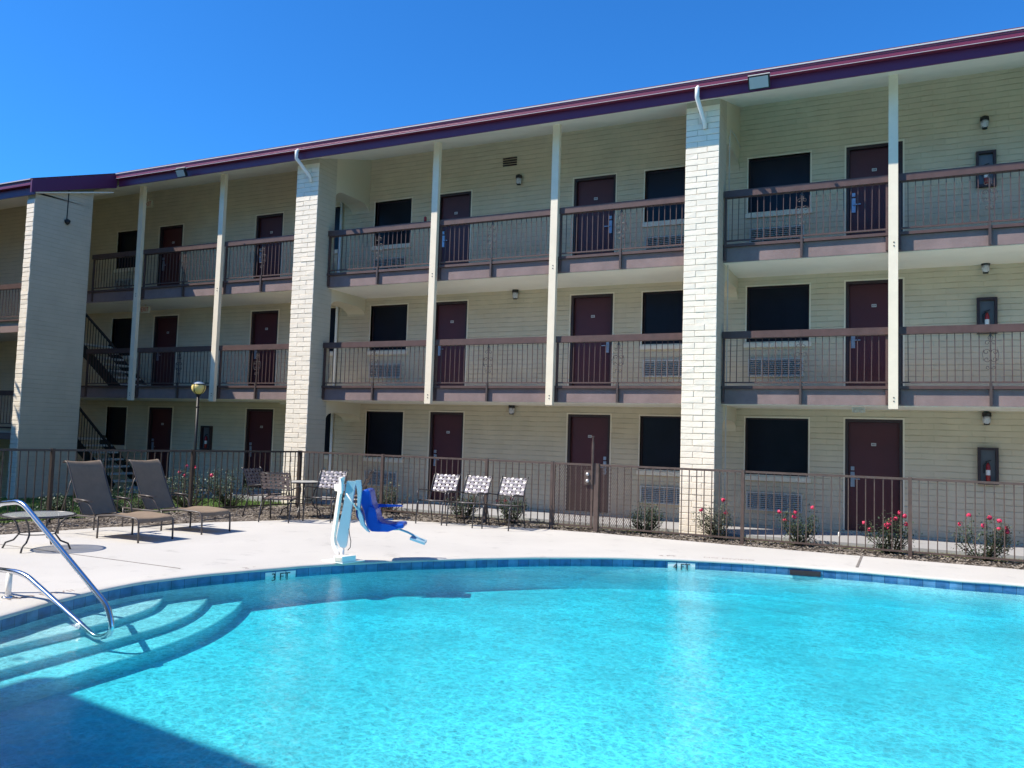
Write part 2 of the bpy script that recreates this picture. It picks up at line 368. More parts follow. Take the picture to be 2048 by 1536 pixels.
for x0, x1, z0, z1, k in wins:
    f = MB(); c = .028; y = WY - .012
    for a, b, zz0, zz1 in [(x0 - c, x0, z0 - c, z1 + c), (x1, x1 + c, z0 - c, z1 + c), (x0, x1, z1, z1 + c), (x0, x1, z0 - c, z0)]:
        f.box(a, b, y, WY + .1, zz0, zz1)
    w = build('window', f, M['cream'], bld)
    g = MB(); g.box(x0, x1, WY + .10, WY + .12, z0, z1); build('pane', g, M['glass'], w)
    g = MB(); xm = (x0 + x1) / 2
    g.box(x0, x1, WY + .08, WY + .098, z0, z0 + .03); g.box(x0, x1, WY + .08, WY + .098, z1 - .03, z1)
    g.box(x0, x0 + .03, WY + .08, WY + .098, z0 + .03, z1 - .03); g.box(x1 - .03, x1, WY + .08, WY + .098, z0 + .03, z1 - .03)
    build('frame', g, M['frame'], w)
    g = MB(); g.box(x0 - .05, x1 + .05, WY - .05, WY - .002, z0 - .115, z0 - c - .002); build('sill', g, M['cream'], w)
    # through-wall air conditioner grille under the window
    gx0, gx1, gz0, gz1 = x0 + .04, x1 - .10, z0 - .70, z0 - .34
    g = MB(); t = .025
    for a in [(gx0, gx1, gz1 - t, gz1), (gx0, gx1, gz0, gz0 + t), (gx0, gx0 + t, gz0 + t, gz1 - t), (gx1 - t, gx1, gz0 + t, gz1 - t)]:
        g.box(a[0], a[1], WY - .05, WY - .001, a[2], a[3])
    n = 8
    for i in range(n):
        zc = gz0 + t + (i + .5) * (gz1 - gz0 - 2 * t) / n
        g.obox(((gx0 + gx1) / 2, WY - .03, zc), (1, 0, 0), (0, 1, .8), (0, -.8, 1), (gx1 - gx0) / 2 - t, .017, .003)
    for q in (1, 2, 3):
        xx = gx0 + q * (gx1 - gx0) / 4; g.box(xx - .006, xx + .006, WY - .047, WY - .014, gz0 + t, gz1 - t)
    gr = build('ac_grille', g, M['grille'], bld)
    g = MB(); g.box(gx0 + t, gx1 - t, WY - .010, WY - .003, gz0 + t, gz1 - t); build('grille_back', g, M['black'], gr)

for i, (x0, x1, z0, z1, k) in enumerate(doors):
    t = .055
    f = MB()
    f.box(x0, x0 + t, WY + .01, WY + .15, z0, z1); f.box(x1 - t, x1, WY + .01, WY + .15, z0, z1); f.box(x0 + t, x1 - t, WY + .01, WY + .15, z1 - t, z1)
    tr = MB()
    d = MB(); d.box(x0 + t + .003, x1 - t - .003, WY + .09, WY + .13, z0 + .01, z1 - t - .003)
    do = build('door', d, M['door'], bld)
    build('door_frame', f, M['frame'], do)
    for a, b2, c0, c1 in [(x0 - .03, x0 - .001, z0, z1 + .03), (x1 + .001, x1 + .03, z0, z1 + .03), (x0, x1, z1 + .001, z1 + .03)]:
        tr.box(a, b2, WY - .014, WY + .02, c0, c1)
    build('door_trim', tr, M['cream'], do)
    xm = (x0 + x1) / 2
    p = MB(); p.box(xm - .042, xm + .042, WY + .082, WY + .0895, z0 + 1.60, z0 + 1.655); np_ = build('number_plate', p, M['plate'], do)
    q = MB()
    for dx in (-.022, 0, .022): q.box(xm + dx - .0055, xm + dx + .0055, WY + .0795, WY + .0815, z0 + 1.612, z0 + 1.643)
    q.v = q.v; build('numerals', q, M['ink'], np_)
    hx = x0 + .13 if True else x1 - .13
    if x1 < -9.0 and x1 > -11: hx = x0 + .13
    if x0 in (-6.71,): hx = x1 - .13
    p = MB(); p.box(hx - .035, hx + .035, WY + .073, WY + .0895, z0 + .82, z0 + 1.10); p.box(hx - .03, hx + .03, WY + .06, WY + .0895, z0 + 1.13, z0 + 1.2)
    sgn = 1 if hx < xm else -1
    p.bar((hx, WY + .05, z0 + .97), (hx + sgn * .13, WY + .045, z0 + .97), .018)
    p.bar((hx, WY + .075, z0 + .97), (hx, WY + .045, z0 + .97), .02)
    build('door_lock', p, M['lock'], do)

# ---- walkway slabs
SLX = -22.6
for b in SL:
    mb = MB(); mb.box(SLX, XR, FY, WY - .001, b, b + .32); s = build('walkway_slab', mb, M['floor'], bld)
    mb = MB(); mb.box(SLX, XR, FY - .03, FY - .001, b - .004, b + .27); build('slab_fascia', mb, M['fascia'], s)
    mb = MB(); mb.box(SLX, XR, FY - .085, FY - .001, b + .274, b + .325); build('slab_edge', mb, M['brown'], s)
    mb = MB(); mb.box(SLX, XR, FY + .01, WY - .002, b - .012, b - .002); build('slab_soffit', mb, M['soffit'], s)
# ---- roof soffit
mb = MB()
so = lambda y: 8.02 + .3 * (y - 15.3)
y0, y1 = GY + .14, WY
mb.add([(-18.55, y0, so(y0)), (XR, y0, so(y0)), (XR, y1, so(y1)), (-18.55, y1, so(y1)), (-18.55, y0, so(y0) + .04), (XR, y0, so(y0) + .04), (XR, y1, so(y1) + .04), (-18.55, y1, so(y1) + .04)],
       [(0, 1, 2, 3), (7, 6, 5, 4), (0, 4, 5, 1), (1, 5, 6, 2), (2, 6, 7, 3), (3, 7, 4, 0)])
mb.add([(XL, 14.5, so(14.5)), (-18.55, 14.5, so(14.5)), (-18.55, y1, so(y1)), (XL, y1, so(y1)), (XL, 14.5, so(14.5) + .03), (-18.55, 14.5, so(14.5) + .03), (-18.55, y1, so(y1) + .03), (XL, y1, so(y1) + .03)],
       [(0, 1, 2, 3), (7, 6, 5, 4), (0, 4, 5, 1), (1, 5, 6, 2), (2, 6, 7, 3), (3, 7, 4, 0)])
build('soffit', mb, M['soffit'], bld)
# ---- roof plane, fascia, gutter
mb = MB(); ez = 8.06
def slab(mb, x0, x1, ya, za, yb, zb, t=.05):
    mb.add([(x0, ya, za), (x1, ya, za), (x1, yb, zb), (x0, yb, zb), (x0, ya, za + t), (x1, ya, za + t), (x1, yb, zb + t), (x0, yb, zb + t)],
           [(3, 2, 1, 0), (4, 5, 6, 7), (0, 1, 5, 4), (1, 2, 6, 5), (2, 3, 7, 6), (3, 0, 4, 7)])
slab(mb, -18.52, XR + .3, GY + .03, ez - .01, 21, ez + .37 * (21 - GY - .03)); slab(mb, XL - 4, XR + .3, 21, ez + .37 * (21 - GY - .03), 27.6, ez)
rf = build('roof', mb, M['roof'], bld)
mb = MB(); mb.box(-18.5, XR + .3, GY + .11, GY + .14, so(GY + .12) - .015, ez - .10); build('fascia', mb, M['fasciashade'], bld)
prof = [(0, 0), (0, .04), (.012, .05), (.012, .085), (.0, .095), (.0, .12), (.10, .12), (.10, .0)]
mb = MB(); gz = ez - .135
mb.prism([(-.0 + a, b) for a, b in prof], (0, 1, 0), (0, 0, 1), (-18.5, GY, gz), (1, 0, 0), XR + 18.8); build('gutter', mb, M['maroon'], bld)
mb = MB(); mb.box(-18.5, XR + .3, GY - .012, GY + .03, gz + .122, gz + .142); build('drip_edge', mb, M['drip'], bld)
mb = MB(); mb.box(-18.5, XR + .3, GY - .008, GY - .001, gz + .001, gz + .008); build('gutter_lip', mb, M['drip'], bld)

# ---- brick pillars with laid courses
def brick_stack(mb, x0, x1, y, z0, z1, depth=.12):
    c = .110; n = int((z1 - z0) / c); wd = x1 - x0
    for i in range(n):
        z = z0 + i * c
        if wd > .45: xs = [x0, x0 + wd * (.36 if i % 2 else .64) + random.uniform(-.008, .008), x1]
        else: xs = [x0, x1]
        for a, b in zip(xs[:-1], xs[1:]):
            dy = random.uniform(-.007, .007); dz = random.uniform(-.002, .002)
            o = len(mb.v)
            mb.cbox(a + .003, b - .003, y + dy * .6, y + depth, z + .0035 + dz, z + c - .0035 + dz, .006)
            for j in range(o, len(mb.v)):
                v = mb.v[j]; mb.v[j] = (v[0] + random.uniform(-.001, .001), v[1] + random.uniform(-.003, .003), v[2] + random.uniform(-.003, .003))
def pillar(x0, x1, y0, y1, ztop, zb=-.15):
    core = MB(); core.box(x0 + .006, x1 - .001, y0 + .011, y1, zb, ztop)
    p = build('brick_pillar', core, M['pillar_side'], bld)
    mb = MB(); brick_stack(mb, x0, x1, y0, zb, ztop); build('brick_facing', mb, M['pillar'], p)
    return p
for x0, x1 in [(-12.90, -12.26), (-3.70, -3.08), (5.50, 6.12)]:
    pillar(x0, x1, PF, 15.46, so(PF) + .0)
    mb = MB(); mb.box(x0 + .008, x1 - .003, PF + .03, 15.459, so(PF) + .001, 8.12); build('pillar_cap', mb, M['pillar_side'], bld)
    # cross wall over the walkway: arched opening between pillar and room wall
    for k in range(3):
        zf = [-.05, B1 + .325, B1 + H + .325][k]; zt = [B1 - .012, B1 + H - .012, so(15.46)][k]; za = zf + 2.02
        mb = MB(); ys = 15.46; ye = WY - .001
        arch = [(ys, za - .12)] + [(ys + .30 * (1 - math.cos(a)), za - .12 + .16 * math.sin(a)) for a in [R(q) for q in (20, 45, 70, 90)]]
        arch += [(ye - .40, za + .04)] + [(ye - .40 + .40 * math.sin(a), za - .16 + .20 * math.cos(a)) for a in [R(q) for q in (25, 50, 72, 90)]]
        top = [(ye, zt if k < 2 else so(ye)), (ys, zt)]
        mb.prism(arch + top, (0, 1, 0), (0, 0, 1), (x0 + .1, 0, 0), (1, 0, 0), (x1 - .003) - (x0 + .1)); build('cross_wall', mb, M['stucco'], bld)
# freestanding brick end wall at the jog of the building
core = MB(); core.box(-18.97, -18.70, 12.355, 13.87, -.5, 7.05)
core.prism([(12.355, 7.05), (13.87, 7.05), (13.87, 7.50), (12.355, 7.0)], (0, 1, 0), (0, 0, 1), (-18.97, 0, 0), (1, 0, 0), .27)
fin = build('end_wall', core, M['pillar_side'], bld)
mb = MB(); brick_stack(mb, -18.98, -18.70, 12.34, -.5, 6.95, .014); build('brick_facing', mb, M['pillar'], fin)

# ---- posts
for x in (-18.47, -15.57, -9.30, -6.46, -.20, 2.80):
    mb = MB(); mb.box(x - .075, x + .075, 15.12, 15.22, B1 - .07, so(15.17)); p = build('walkway_post', mb, M['cream'], bld)
    q = MB()
    for zb in (B1 + .06, B1 + .12, B1 + H + .06, B1 + H + .12): q.tube([(x + .01, 15.12, zb), (x + .01, 15.112, zb)], .011, 6)
    build('bolt', q, M['black'], p)

# ---- railings
def scroll(mb, x, y, z0, z1):
    """wrought-iron scroll on a centre picket"""
    mb.box(x - .011, x + .011, y - .011, y + .011, z0, z1)
    zc = (z0 + z1) / 2 + .06
    def spiral(cx, cz, r0, turns, a0, sgn, flip):
        pts = []
        for i in range(13):
            t = i / 12; a = a0 + sgn * t * turns * 2 * math.pi; r = r0 * (1 - .72 * t)
            pts.append((cx + flip * r * math.cos(a), y, cz + r * math.sin(a)))
        mb.tube(pts, .0055, 5)
    for fl in (-1, 1):
        spiral(x + fl * .045, zc + .17, .042, 1.1, math.pi, -1, fl)
        spiral(x + fl * .06, zc + .02, .052, 1.1, math.pi, -1, fl)
        spiral(x + fl * .055, zc - .10, .048, 1.1, math.pi, 1, fl)
        spiral(x + fl * .04, zc - .23, .035, 1.1, math.pi, 1, fl)
        mb.tube([(x, y, zc + .32), (x + fl * .035, y, zc + .26), (x + fl * .02, y, zc + .21)], .005, 5)
        mb.tube([(x + fl * .1, y, zc + .06), (x + fl * .115, y, zc - .02), (x + fl * .1, y, zc - .12)], .005, 5)
def railing(x0, x1, b, xs):
    ry = 15.27
    c = MB(); c.box(x0, x1, ry - .055, ry + .075, b + 1.20, b + 1.325); r = build('railing', c, M['brown'], bld)
    q = MB(); q.box(x0, x1, ry - .018, ry + .018, b + .375, b + .40); build('bottom_rail', q, M['brown'], r)
    q = MB(); n = int(round((x1 - x0) / .118))
    for i in range(n + 1):
        x = x0 + .03 + i * (x1 - x0 - .06) / n
        if abs(x - xs) < .05: continue
        j = random.uniform(-.004, .004)
        q.bar((x + j, ry, b + .40), (x - j, ry, b + 1.20), .0125)
    build('balusters', q, M['dkbrown'] if False else M['brown'], r)
    q = MB(); scroll(q, xs, ry, b + .40, b + 1.20); q.box(xs - .02, xs + .02, ry - .04, ry + .012, b - .0, b + .40); build('scroll_picket', q, M['dkbrown'], r)
    for xx in (x0 + .02, x1 - .02):
        q = MB(); q.box(xx - .02, xx + .02, ry - .015, ry + .03, b + .02, b + 1.20); build('end_post', q, M['brown'], r)
for b in SL:
    for x0, x1, xs in [(-3.06, -.28, -1.69), (-.12, 2.72, 1.23), (2.88, 5.48, 4.2), (-12.24, -9.38, -10.83), (-9.22, -6.54, -7.93), (-6.38, -3.72, -5.07),
                       (-15.49, -12.92, -14.27), (-18.39, -15.65, -16.9), (-20.4, -18.55, -25)]:
        railing(x0, x1, b, xs)
# ---- stairs at the jog, going down half a storey to the wing
for k, b in enumerate([SL[0], -.35]):
    st = MB(); zt = b + .32; zl = zt + 1.30
    # flight from the landing of the wing (left, higher) down to this floor
    for yy in (15.40, 16.35):
        st.bar((-21.0, yy, zl - .12), (-19.25, yy, zt - .12 + .02), .05, .26)
    s = build('stair_stringers', st, M['black'], bld)
    tr = MB()
    for i in range(7):
        f = (i + .5) / 7; tr.box(-21.0 + 1.75 * f - .13, -21.0 + 1.75 * f + .13, 15.43, 16.32, zl + (zt - zl) * f - .05, zl + (zt - zl) * f - .0)
    build('stair_treads', tr, M['floor'], s)
    hr = MB(); hr.bar((-21.0, 15.38, zl + .92), (-19.3, 15.38, zt + .92), .05)
    for i in range(15):
        f = (i + .5) / 15; x = -21.0 + 1.7 * f; z = zl + (zt - zl) * f
        hr.bar((x, 15.38, z), (x, 15.38, z + .9), .014)
    build('stair_handrail', hr, M['black'], s)
# ---- downspouts elbowed onto the pillars, attic vent, conduit
for x in (-12.50, -3.38):
    mb = MB(); y = GY + .06
    pts = [(x, GY + .02, ez - .12), (x, GY - .035, ez - .17), (x - .0, GY - .035, ez - .33), (x + .03, PF - .07, ez - .60), (x + .04, PF - .035, ez - .74)]
    mb.tube(pts, [.036, .04, .04, .04, .04], 8); d = build('downspout', mb, M['white'], bld, smooth=True)
mb = MB()
for i in range(4): mb.obox((-8.33, WY - .012, 7.88 + i * .055), (1, 0, 0), (0, 1, -.6), (0, .6, 1), .18, .018, .006)
v = build('wall_vent', mb, M['frame'], bld)
mb = MB(); x = -3.03
mb.tube([(x, 16.6, 7.55), (x, 16.0, 7.6), (x, 15.56, 7.55), (x, 15.50, 7.4), (x, 15.50, -.1)], .009, 6); build('conduit', mb, M['grille'], bld)
for k in range(2):
    mb = MB(); mb.tube([(-13.10, WY - .05, k * 2 * H + (.0 if k == 0 else -H)), (-13.10, WY - .05, k * 2 * H + 2.2)], .035, 8); build('wall_pipe', mb, M['white'], bld, smooth=True)

# ------------------------------------------------------------------ left wing, half a storey lower and further forward
wing = thing('motel_wing', (-22, 13, -1.3), 'lower wing of the motel at far left, behind the brick end wall', 'building')
mb = MB(); mb.box(-31, -21.55, 14.35, 14.6, -1.8, 7.9); build('wall', mb, M['wall'], wing)
mb = MB(); mb.box(-31, -21.2, 17.3, 17.5, -1.8, 8.2); build('rear_wall', mb, M['wall'], wing)
for zf in (1.12, 3.78):
    mb = MB(); mb.box(-31, -19.5, 12.93, 14.349, zf + .0, zf + .30); s = build('walkway_slab', mb, M['floor'], wing)
    mb = MB(); mb.box(-31, -19.0, 12.90, 12.929, zf - .003, zf + .16); build('slab_fascia', mb, M['fascia'], s)
    mb = MB(); mb.box(-31, -18.99, 12.84, 12.90, zf + .27, zf + .31); build('slab_edge', mb, M['brown'], s)
    c = MB(); c.box(-31, -19.0, 12.82, 12.94, zf + 1.08, zf + 1.20); r = build('railing', c, M['brown'], wing)
    q = MB(); q.box(-31, -19.0, 12.86, 12.90, zf + .38, zf + .40)
    n = 96
    for i in range(n): x = -19.05 - i * .12; q.box(x - .006, x + .006, 12.874, 12.886, zf + .40, zf + 1.08)
    build('balusters', q, M['brown'], r)
    mb = MB(); mb.box(-22.6, -21.5, 16.9, 17.0, zf + .2, zf + 1.15); build('rear_railing', mb, M['brown'], wing)
xr = -18.53; ya, za, yb, zb = 12.15, 7.27, 14.40, 8.07
mb = MB(); slab(mb, -31, xr - .02, ya - .02, za - .03, 21, za - .03 + .363 * (21 - ya)); build('roof', mb, M['roof'], wing)
mb = MB(); slab(mb, -31, xr - .05, ya + .12, za - .30, 14.349, za + .30, .03); build('soffit', mb, M['soffit'], wing)
mb = MB(); mb.box(-31, xr - .05, ya + .10, ya + .12, za - .33, za - .08); build('fascia', mb, M['fasciashade'], wing)
mb = MB(); mb.prism(prof, (0, 1, 0), (0, 0, 1), (-31, ya - .01, za - .135), (1, 0, 0), 12.4); build('gutter', mb, M['maroon'], wing)
mb = MB(); mb.box(-31, xr - .06, ya - .03, ya + .0, za - .012, za + .01); build('drip_edge', mb, M['drip'], wing)
# raking board with stepped shingle ends
mb = MB(); n = 7; poly = [(ya - .02, za - .32), (ya - .02, za - .02)]
for i in range(n):
    a = ya + (yb - ya) * i / n; c = ya + (yb - ya) * (i + 1) / n; z0_ = za + (zb - za) * i / n; z1_ = za + (zb - za) * (i + 1) / n
    poly += [(a, z0_ + .012), (c - .01, z1_ - .022)]
poly += [(yb, zb), (yb, zb - .36), (13.8, za + (zb - za) * .73 - .33)]
mb.prism(poly[::-1], (0, 1, 0), (0, 0, 1), (xr - .05, 0, 0), (1, 0, 0), .05); build('rake_board', mb, M['rake'], wing)

# ------------------------------------------------------------------ wall lamps, extinguisher cabinets, floodlights, exit signs
def wall_lamp(x, z, label):
    t = thing('wall_lamp', (x, WY, z), label, 'wall lamp', 'jelly jar lamps on the motel wall')
    m = MB(); m.lathe((x, WY - .09, z + .07), [(.03, .04), (.07, .02), (.075, -.03), (.072, -.05)], 14); m.box(x - .03, x + .03, WY - .06, WY - .001, z + .03, z + .11); build('lamp_cap', m, M['black'], t, True)
    m = MB(); m.lathe((x, WY - .09, z - .07), [(.035, -.045), (.06, -.02), (.066, .03), (.066, .088)], 14); build('glass_jar', m, M['lampglass'], t, True)
    m = MB(); m.lathe((x, WY - .09, z - .07), [(.045, -.06), (.045, -.046)], 12)
    for a in range(4):
        m.tube([(x + .07 * math.cos(a * math.pi / 2 + .8), WY - .09 + .07 * math.sin(a * math.pi / 2 + .8), z + .02), (x + .05 * math.cos(a * math.pi / 2 + .8), WY - .09 + .05 * math.sin(a * math.pi / 2 + .8), z - .125)], .004, 4)
    build('lamp_guard', m, M['black'], t)
fl = ['ground floor', 'middle floor', 'top floor']
for k in range(3):
    wall_lamp(1.28, [2.16, 4.87, 7.52][k], 'jar wall lamp on the %s above the extinguisher cabinet at right' % fl[k])
    wall_lamp(-8.05, [2.2, 4.83, 7.49][k], 'jar wall lamp on the %s between the two middle bay doors' % fl[k])
def extinguisher(x0, x1, z0, z1, k, label):
    t = thing('extinguisher_cabinet', ((x0 + x1) / 2, WY, z0), label, 'fire cabinet', 'extinguisher cabinets on the motel wall')
    m = MB(); w = .045; y = WY - .09
    for a in [(x0, x1, z1 - w, z1), (x0, x1, z0, z0 + w), (x0, x0 + w, z0 + w, z1 - w), (x1 - w, x1, z0 + w, z1 - w)]: m.box(a[0], a[1], y, WY - .001, a[2], a[3])
    build('cabinet_frame', m, M['frame'], t)
    m = MB(); m.box(x0 + w, x1 - w, WY - .012, WY - .003, z0 + w, z1 - w); build('cabinet_back', m, M['cabback'], t)
    xc = (x0 + x1) / 2
    m = MB(); m.lathe((xc, WY - .05, z0 + w + .005), [(.030, 0), (.036, .02), (.036, .26), (.022, .31), (.012, .33)], 12); e = build('extinguisher', m, M['red'], t, True)
    m = MB(); m.lathe((xc, WY - .05, z0 + w + .12), [(.0368, 0), (.0368, .09)], 12); build('bottle_label', m, M['white'], e)
    m = MB(); m.bar((xc - .04, WY - .05, z0 + .40), (xc + .05, WY - .05, z0 + .43), .015); m.tube([(xc - .02, WY - .05, z0 + .39), (xc - .065, WY - .05, z0 + .34), (xc - .062, WY - .05, z0 + .2)], .009, 6); build('valve', m, M['black'], e)
for k, (z0, z1) in enumerate([(.98, 1.63), (3.66, 4.31), (6.33, 6.99)]):
    extinguisher(1.14, 1.46, z0, z1, k, 'dark framed fire extinguisher cabinet on the %s wall at right' % fl[k])
extinguisher(-17.55, -17.18, .95, 1.61, 0, 'fire extinguisher cabinet in the shade behind the globe lamp post')

def flood(x, z, label, s=1.):
    t = thing('floodlight', (x, GY, z), label, 'floodlight', 'floodlights on the eave')
    A = Vector((1, 0, 0)); Nn = Vector((0, -.86, -.5)).normalized(); U = A.cross(Nn).normalized() * -1
    c = Vector((x, GY - .12, z))
    m = MB(); m.obox(c, A, U, Nn, .17 * s, .11 * s, .035); m.bar((x, GY + .01, z + .06), (x, GY - .1, z + .02), .04); build('housing', m, M['black'], t)
    m = MB(); m.obox(c + Nn * .037, A, U, Nn, .15 * s, .09 * s, .004); build('lens', m, M['floodglass'], t)
    m = MB(); m.obox(c + Vector((0, -.01, .115)), A, (0, 1, 0), (0, 0, 1), .175 * s, .04, .008); build('visor', m, M['grille'], t)
flood(-2.29, 7.80, 'large square floodlight on the eave right of the near brick pillar', 1.05)
flood(-16.0, 7.76, 'small square floodlight on the eave left of the far brick pillar', .85)
def exit_sign(x, z, label):
    t = thing('exit_sign', (x, 15.9, z), label, 'sign', 'red exit signs under the walkways')
    m = MB(); m.box(x - .17, x + .17, 15.88, 15.92, z - .09, z + .09); m.bar((x, 15.9, z + .09), (x, 15.9, z + .15), .03); build('sign_box', m, M['stucco'], t)
    text('sign_lettering', 'EXIT', .17, (x, 15.877, z), (R(90), 0, 0), M['exit'], t, sx=.85)
exit_sign(-19.0, 4.77, 'red exit sign under the walkway slab in the shaded bay at left')
exit_sign(-19.15, 7.75, 'red exit sign under the eave soffit in the shaded bay at left')
t = thing('emergency_light', (-.77, 15.9, 2.2), 'small pale emergency light box under the walkway right of the near pillar', 'light')
m = MB(); m.box(-.88, -.66, 15.84, 15.96, 2.19, B1 - .013); build('housing', m, M['grille'], t)
m = MB(); m.lathe((-.82, 15.83, 2.2), [(.03, -.02), (.03, .03)], 10); m.lathe((-.72, 15.83, 2.2), [(.03, -.02), (.03, .03)], 10); build('lamp_head', m, M['grille'], t)
t = thing('emergency_light', (-13.9, 15.9, 2.2), 'small pale emergency light box under the walkway left of the far pillar', 'light')
m = MB(); m.box(-14.0, -13.78, 15.84, 15.96, 2.19, B1 - .013); build('housing', m, M['grille'], t)
t = thing('security_camera', (-18.7, 13.2, 6.55), 'small black dome camera with its cable on the shaded brick end wall', 'camera')
m = MB(); m.lathe((-18.66, 13.18, 6.5), [(.02, -.05), (.06, -.01), (.07, .05), (.03, .08)], 12); build('camera_dome', m, M['black'], t, True)
m = MB(); m.tube([(-18.69, 13.18, 6.55), (-18.69, 13.19, 7.32)], .012, 6); build('cable', m, M['black'], t)

# ------------------------------------------------------------------ ground and paving
pool_pts = [(-6.90, 4.51), (-7.10, 5.1), (-7.25, 5.75), (-7.27, 6.4), (-6.95, 7.45), (-6.36, 8.62), (-5.5, 9.70), (-4.48, 10.72), (-3.3, 11.5), (-2.0, 11.95), (-.7, 12.12),
            (.6, 12.15), (1.4, 12.22), (2.6, 11.9), (3.7, 11.1), (4.5, 9.6), (4.6, 7.5), (4.4, 5.0), (3.9, 2.9), (2.6, 1.6), (.5, 1.1), (-2, 1.05), (-4.3, 1.3), (-5.8, 2.2), (-6.55, 3.4)]
def crom(P, n=6):
    out = []; k = len(P)
    for i in range(k):
        p0, p1, p2, p3 = [Vector(P[(i + j - 1) % k]) for j in range(4)]
        for s in range(n):
            t = s / n
            out.append(.5 * ((2 * p1) + (-p0 + p2) * t + (2 * p0 - 5 * p1 + 4 * p2 - p3) * t * t + (-p0 + 3 * p1 - 3 * p2 + p3) * t ** 3))
    return out
PL = crom(pool_pts)
area = sum(PL[i].x * PL[(i + 1) % len(PL)].y - PL[(i + 1) % len(PL)].x * PL[i].y for i in range(len(PL))) / 2
if area < 0: PL = PL[::-1]
def offset(P, d):          # d > 0 outward for a counter-clockwise outline
    out = []; k = len(P)
    for i in range(k):
        t = (P[(i + 1) % k] - P[i - 1]).normalized(); out.append(P[i] + Vector((t.y, -t.x)) * d)
    return out
def sheet(name, outer, holes, z, material, kind='structure', zf=None):
    loops = [[Vector((p[0], p[1], 0)) for p in l] for l in [outer] + holes]
    tri = geometry.tessellate_polygon(loops); flat = [p for l in loops for p in l]
    mb = MB(); fs = []
    for a, b, c in tri:
        n = (flat[b] - flat[a]).cross(flat[c] - flat[a]).z
        fs.append((a, b, c) if n > 0 else (a, c, b))
    mb.add([(p.x, p.y, zf(p.x, p.y) if zf else z) for p in flat], fs)
    return tag(build(name, mb, material), kind=kind)
# deck outline: curved along the planting bed at left, straight along the front fence
deck_outer = [(9, -6), (9, 13.80), (1.5, 13.80), (-2.3, 13.84), (-4.95, 13.98), (-7.0, 13.80), (-8.8, 13.35), (-10.1, 12.3), (-11.0, 10.8), (-11.6, 9.2), (-11.9, 7.6), (-12.2, 5.5), (-12.4, 2), (-12.4, -6)]
sheet('pool_deck', deck_outer, [[tuple(p) for p in offset(PL, .29)]], ZD, M['deck'])
# coping ring: rounded nose over the water
mb = MB(); k = len(PL)
prof_c = [(.30, ZD + .003), (.06, ZD + .006), (.0, ZD + .003), (-.014, ZD - .006), (-.018, ZD - .018), (-.014, ZD - .030), (.03, ZD - .036)]
for d, z in prof_c:
    for p in offset(PL, d): mb.v.append((p.x + random.uniform(-.003, .003), p.y + random.uniform(-.003, .003), z + random.uniform(-.002, .002)))
for r in range(len(prof_c) - 1):
    for i in range(k): mb.f.append((r * k + i, r * k + (i + 1) % k, (r + 1) * k + (i + 1) % k, (r + 1) * k + i))
tag(build('pool_coping', mb, M['coping'], smooth=True), kind='structure')
# basin: tile band, plaster wall, floor, steps
WZ = -.200; FZ = -.54
wallp = offset(PL, .0)
mb = MB(); mb.uv = []; acc = 0.; L_ = []
for i in range(k + 1): L_.append(acc); acc += (wallp[(i + 1) % k] - wallp[i % k]).length
for z in (ZD - .03, ZD - .10, ZD - .135):
    for i in range(k + 1): p = wallp[i % k]; mb.v.append((p.x, p.y, z)); mb.uv.append((L_[i], z - (ZD - .03) + .152 * 4 + .145))
for r in range(2):
    for i in range(k): mb.f.append((r * (k + 1) + i, (r + 1) * (k + 1) + i, (r + 1) * (k + 1) + i + 1, r * (k + 1) + i + 1))
basin = MB()
basin.v = [(p.x, p.y, ZD - .1349) for p in wallp] + [(p.x, p.y, FZ) for p in offset(PL, -.03)]
basin.f = [(i, k + i, k + (i + 1) % k, (i + 1) % k) for i in range(k)]
bs = tag(build('pool_basin', basin, M['plaster']), kind='structure')
fl_ = [Vector((p.x, p.y, 0)) for p in offset(PL, -.03)]
tri = geometry.tessellate_polygon([fl_]); fm = MB(); fm.add([(p.x, p.y, FZ) for p in fl_], [t_ for t_ in tri])
build('basin_floor', fm, M['plaster'], bs)
build('tile_band', mb, M['tile'], bs)
def step(edge, z, name):
    e = crom_open(edge); poly = [(p.x, p.y) for p in e] + [(-8.0, 8.1), (-8.2, 5), (-7.6, 1.2)]
    m = MB(); m.prism(poly, (1, 0, 0), (0, 1, 0), (0, 0, FZ - .05), (0, 0, 1), z - FZ + .05)
    # rounded nosing
    m.tube([(p.x, p.y, z - .012) for p in e], .014, 6)
    return build(name, m, M['plaster'], bs)
def crom_open(P, n=5):
    P = [Vector(P[0]) * 2 - Vector(P[1])] + [Vector(p) for p in P] + [Vector(P[-1]) * 2 - Vector(P[-2])]; out = []
    for i in range(1, len(P) - 2):
        for s in range(n):
            t = s / n; p0, p1, p2, p3 = P[i - 1:i + 3]
            out.append(.5 * ((2 * p1) + (-p0 + p2) * t + (2 * p0 - 5 * p1 + 4 * p2 - p3) * t * t + (-p0 + 3 * p1 - 3 * p2 + p3) * t ** 3))
    return out + [P[-2]]
step([(-5.6, 1.2), (-6.1, 2.2), (-6.45, 3.2), (-6.6, 4.3), (-6.66, 5.1), (-6.74, 5.6), (-6.95, 6.15), (-7.5, 6.8)], -.285, 'pool_step')
step([(-5.1, 1.2), (-5.7, 2.2), (-6.05, 3.1), (-6.23, 4.1), (-6.32, 5.2), (-6.43, 5.9), (-6.75, 6.55), (-7.4, 7.4)], -.35, 'pool_step')
step([(-4.7, 1.2), (-5.35, 2.2), (-5.72, 3.1), (-5.9, 4.3), (-5.97, 5.2), (-6.18, 6.05), (-6.6, 6.9), (-7.3, 7.9)], -.42, 'pool_step')
